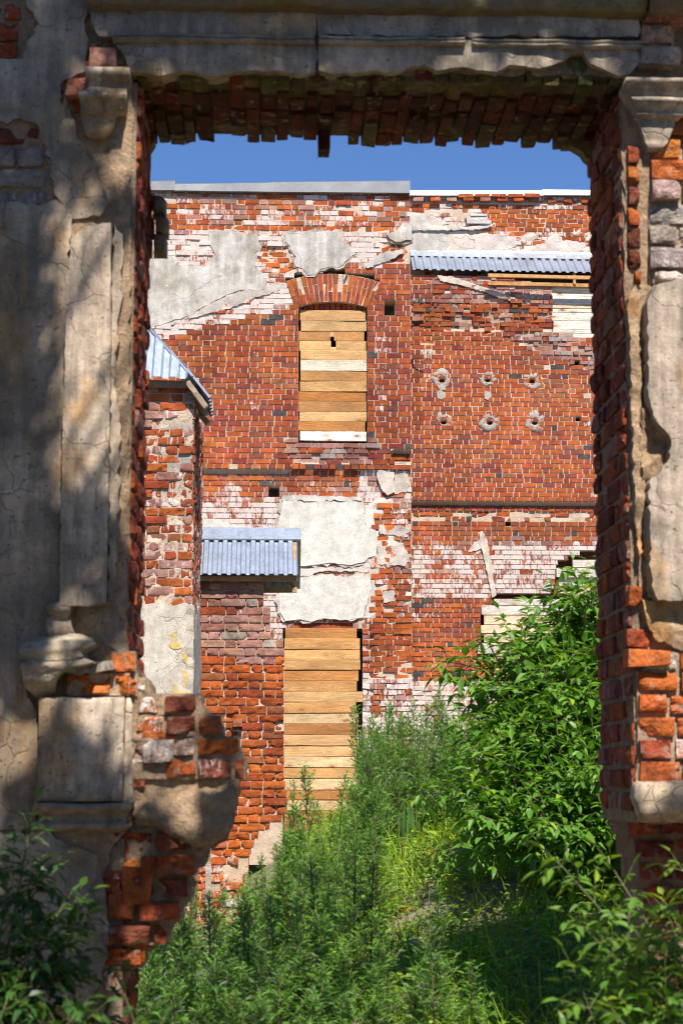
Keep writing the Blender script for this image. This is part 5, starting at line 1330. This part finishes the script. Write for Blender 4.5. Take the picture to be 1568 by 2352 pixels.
# ------------------------------------------------------------------ rubble: broken bricks and stones lying on the bare soil
r = random.Random(19)
for i, (px, Y) in enumerate(((985,12.6),(940,11.8),(1010,13.0),(930,10.8),(990,11.3),(968,12.9),(925,12.6),(950,9.9))):
    x = (px-615)*Y/4200; z = gz(x, Y); M = Bag()
    w, d, h = r.uniform(.03,.07), r.uniform(.03,.05), r.uniform(.02,.04); rot = Matrix.Rotation(r.uniform(0,3), 3, 'Z') @ Matrix.Rotation(r.uniform(-.4,.4), 3, 'X')
    c = (.42,.11,.05) if i % 3 == 0 else (.46,.36,.29)
    n = 5; k = []
    for a in range(6):
        for b in range(8):
            th = math.pi*a/5; ph = 2*math.pi*b/8
            v = Vector((math.sin(th)*math.cos(ph), math.sin(th)*math.sin(ph), math.cos(th)))
            v = Vector([math.copysign(abs(q)**.5, q) for q in v])*(1+.25*nz(v.x*2+i, v.y*2, v.z*2))
            k.append(M.vert(Vector((x,Y,z+h*.5))+rot @ Vector((v.x*w, v.y*d, v.z*h)), c+(0,)))
    for a in range(5):
        for b in range(8): M.face((k[a*8+b], k[(a+1)*8+b], k[(a+1)*8+(b+1)%8], k[a*8+(b+1)%8]))
    o = M.build('broken_brick' if i % 3 == 0 else 'rubble_stone', STONE)
    tag(o, 'red broken brick lying on the bare soil of the slope' if i % 3 == 0 else 'pale lump of stone lying on the bare soil of the slope', 'brick' if i % 3 == 0 else 'stone', 'broken bricks on the slope' if i % 3 == 0 else 'stones on the slope')

# ================================================================== sun, sky, the tree whose shade dapples the wall
EL, AZ = rad(53), rad(10)
S = Vector((math.sin(AZ)*math.cos(EL), -math.cos(AZ)*math.cos(EL), math.sin(EL)))
sl = bpy.data.lights.new('sun', 'SUN'); so = bpy.data.objects.new('sun', sl); C.objects.link(so)
sl.energy = 5.0; sl.angle = rad(.53); sl.color = (1, .95, .87)
so.rotation_euler = (-S).to_track_quat('-Z', 'Y').to_euler(); so.location = S*60
w = bpy.data.worlds.new('World'); bpy.context.scene.world = w; w.use_nodes = True
nt = w.node_tree; bg = nt.nodes['Background']; sk = nt.nodes.new('ShaderNodeTexSky'); sk.sky_type = 'NISHITA'
sk.sun_disc = False; sk.sun_elevation = EL; sk.sun_rotation = math.atan2(S.x, S.y); sk.altitude = 3000; sk.air_density = 1.0; sk.dust_density = .0; sk.ozone_density = 10.0
nt.links.new(sk.outputs[0], bg.inputs[0]); bg.inputs[1].default_value = .108
vs = bpy.context.scene.view_settings; vs.view_transform = 'Standard'; vs.look = 'None'; vs.exposure = 0.66; vs.gamma = 1

SHADE = []   # clumps of foliage between the sun and the wall: (px, py, spread px, how dense)
r = random.Random(404)
def shade(px, py, s, n): SHADE.append((px, py, s, n, NY))
for q in ((-20,60,90,9),(60,200,90,9),(-20,300,80,8),(90,420,60,5),(0,470,50,4),(160,60,80,8),(300,70,70,7),(420,120,60,6),(560,60,80,8),(700,110,60,6),(860,50,70,7),(1000,60,60,5),(1180,50,50,4),(1330,110,40,3),(1480,40,70,7),(1540,150,50,5),(640,150,50,4),(480,170,50,4),
    (200,380,40,3),(30,620,80,9),(-10,800,80,8),(55,760,55,6),(30,900,70,8),(-20,1000,80,8),(45,1080,65,8),(0,1200,80,9),(60,1270,65,8),(30,1400,80,9),(110,1340,50,6),(-10,1530,60,5),(60,1560,50,4),
    (200,1280,40,3),(270,1330,30,3),(240,1450,40,3),(280,480,30,3),(140,1800,30,2),(200,1900,60,5),(60,1960,70,6),(150,2030,70,6),(100,2150,70,7),(220,2120,50,4),(30,2250,80,7),(200,2260,60,5),(900,125,45,5),(1000,70,45,5),(1130,55,40,4),(1250,55,40,4),(1400,70,40,4),(820,140,45,5),(600,100,45,5),(960,150,25,3),(1440,140,35,3),(530,130,45,4),(740,60,50,5),(350,140,45,4),(330,2030,30,2),(1480,240,30,2),(1560,1880,30,1),(520,1660,30,3),(530,1850,30,3),(500,1920,30,3),(420,2060,30,3),(360,1960,25,2),): shade(*q)
tree = thing('shade_tree', 'tall leafy tree standing behind the viewer and shading the ruined wall', 'tree', (-3.2, .2, 0))
ML, MS = Bag(), Bag()
fork = Vector((-2.6, .6, 4.2))
tube(MS, [Vector((-3.2,.2,-.2)), Vector((-3.1,.25,1.2)), Vector((-2.9,.4,2.8)), fork], .22, .13, (.12,.10,.08), 9)
for q in ((30,1950,60,7),(100,2050,70,7),(200,2150,70,7),(40,2200,80,8),(150,2300,80,7),(280,2280,60,5),(1530,2200,50,3),(1480,2330,60,4),(1300,2330,50,3),(1560,2060,40,2)): SHADE.append(q+(5.4,))
for k, (px, py, s, n, YS) in enumerate(SHADE):
    T = r.uniform(4.4, 5.8); c = at(px, py, YS)+S*T
    if k % 2 == 0:
        m = (fork+c)/2+Vector((0,0,.5))+rv(r,.2)
        tube(MS, [fork.lerp(c, .02), fork.lerp(m, .6), m.lerp(c, .5), c], .035, .006, (.12,.10,.08), 5)
    sz = s/PM
    for q in range(int(n*30)):
        o = Vector((r.gauss(0,.5), r.gauss(0,.55), r.gauss(0,.5)))*sz
        p = c+o; d = rv(r,1).normalized()
        L = r.uniform(.05,.10)
        leaflet(ML, p, d, rv(r,1), L, L*.6, gcol(r, (.06,.13,.03), .2), .2)
ML.build('crown', LEAF, tree); MS.build('trunk', BARK, tree)

# unseen trees added behind the viewer to keep the sky's light off the wall
r = random.Random(505)
for k, (x, y, h, lab) in enumerate(((-7.5,.5,5.5,'added unseen broad tree blocking skylight, beyond the shade tree'),(-4.2,-3.2,6.2,'added unseen dense tree behind and beside the viewer, near the shade tree'),(.3,-4.0,5.8,'added unseen tree with a low crown straight behind the viewer'),(4.4,-2.6,6.2,'added unseen dense tree behind the viewer on the side of the sunlit pier'),(7.8,.8,5.6,'added unseen broad tree blocking skylight, on the sunlit side'),(-5.0,3.6,7.5,'added unseen tall tree close to the ruined wall, beyond its plastered pilaster'),(6.2,3.6,7.5,'added unseen tall tree close to the ruined wall, beyond its sunlit pier'))):
    t = thing('sky_blocking_tree', lab, 'tree', (x, y, gz(x, y)), 'added trees that block skylight')
    ML, MS = Bag(), Bag()
    tube(MS, [Vector((x,y,-.2)), Vector((x+.1,y,1.5)), Vector((x-.1,y+.1,h*.6)), Vector((x,y,h))], .18, .05, (.12,.10,.08), 7)
    for q in range(9):
        a = r.uniform(0, 6.28); e = Vector((x+math.cos(a)*1.7, y+math.sin(a)*1.5, r.uniform(1.5, h)))
        tube(MS, [Vector((x,y,e.z*.6)), (Vector((x,y,e.z*.7))+e)/2, e], .05, .01, (.12,.10,.08), 5)
    for q in range(2600):
        d = rv(r,1).normalized()*(r.random()**.4); p = Vector((x+d.x*2.5, y+d.y*2.1, h*.52+d.z*h*.52))
        if p.z < .3: continue
        L = r.uniform(.16,.28); leaflet(ML, p, rv(r,1).normalized(), rv(r,1), L, L*.7, gcol(r, (.055,.12,.03), .2), .2)
    ML.build('crown', LEAF, t); MS.build('trunk', BARK, t)
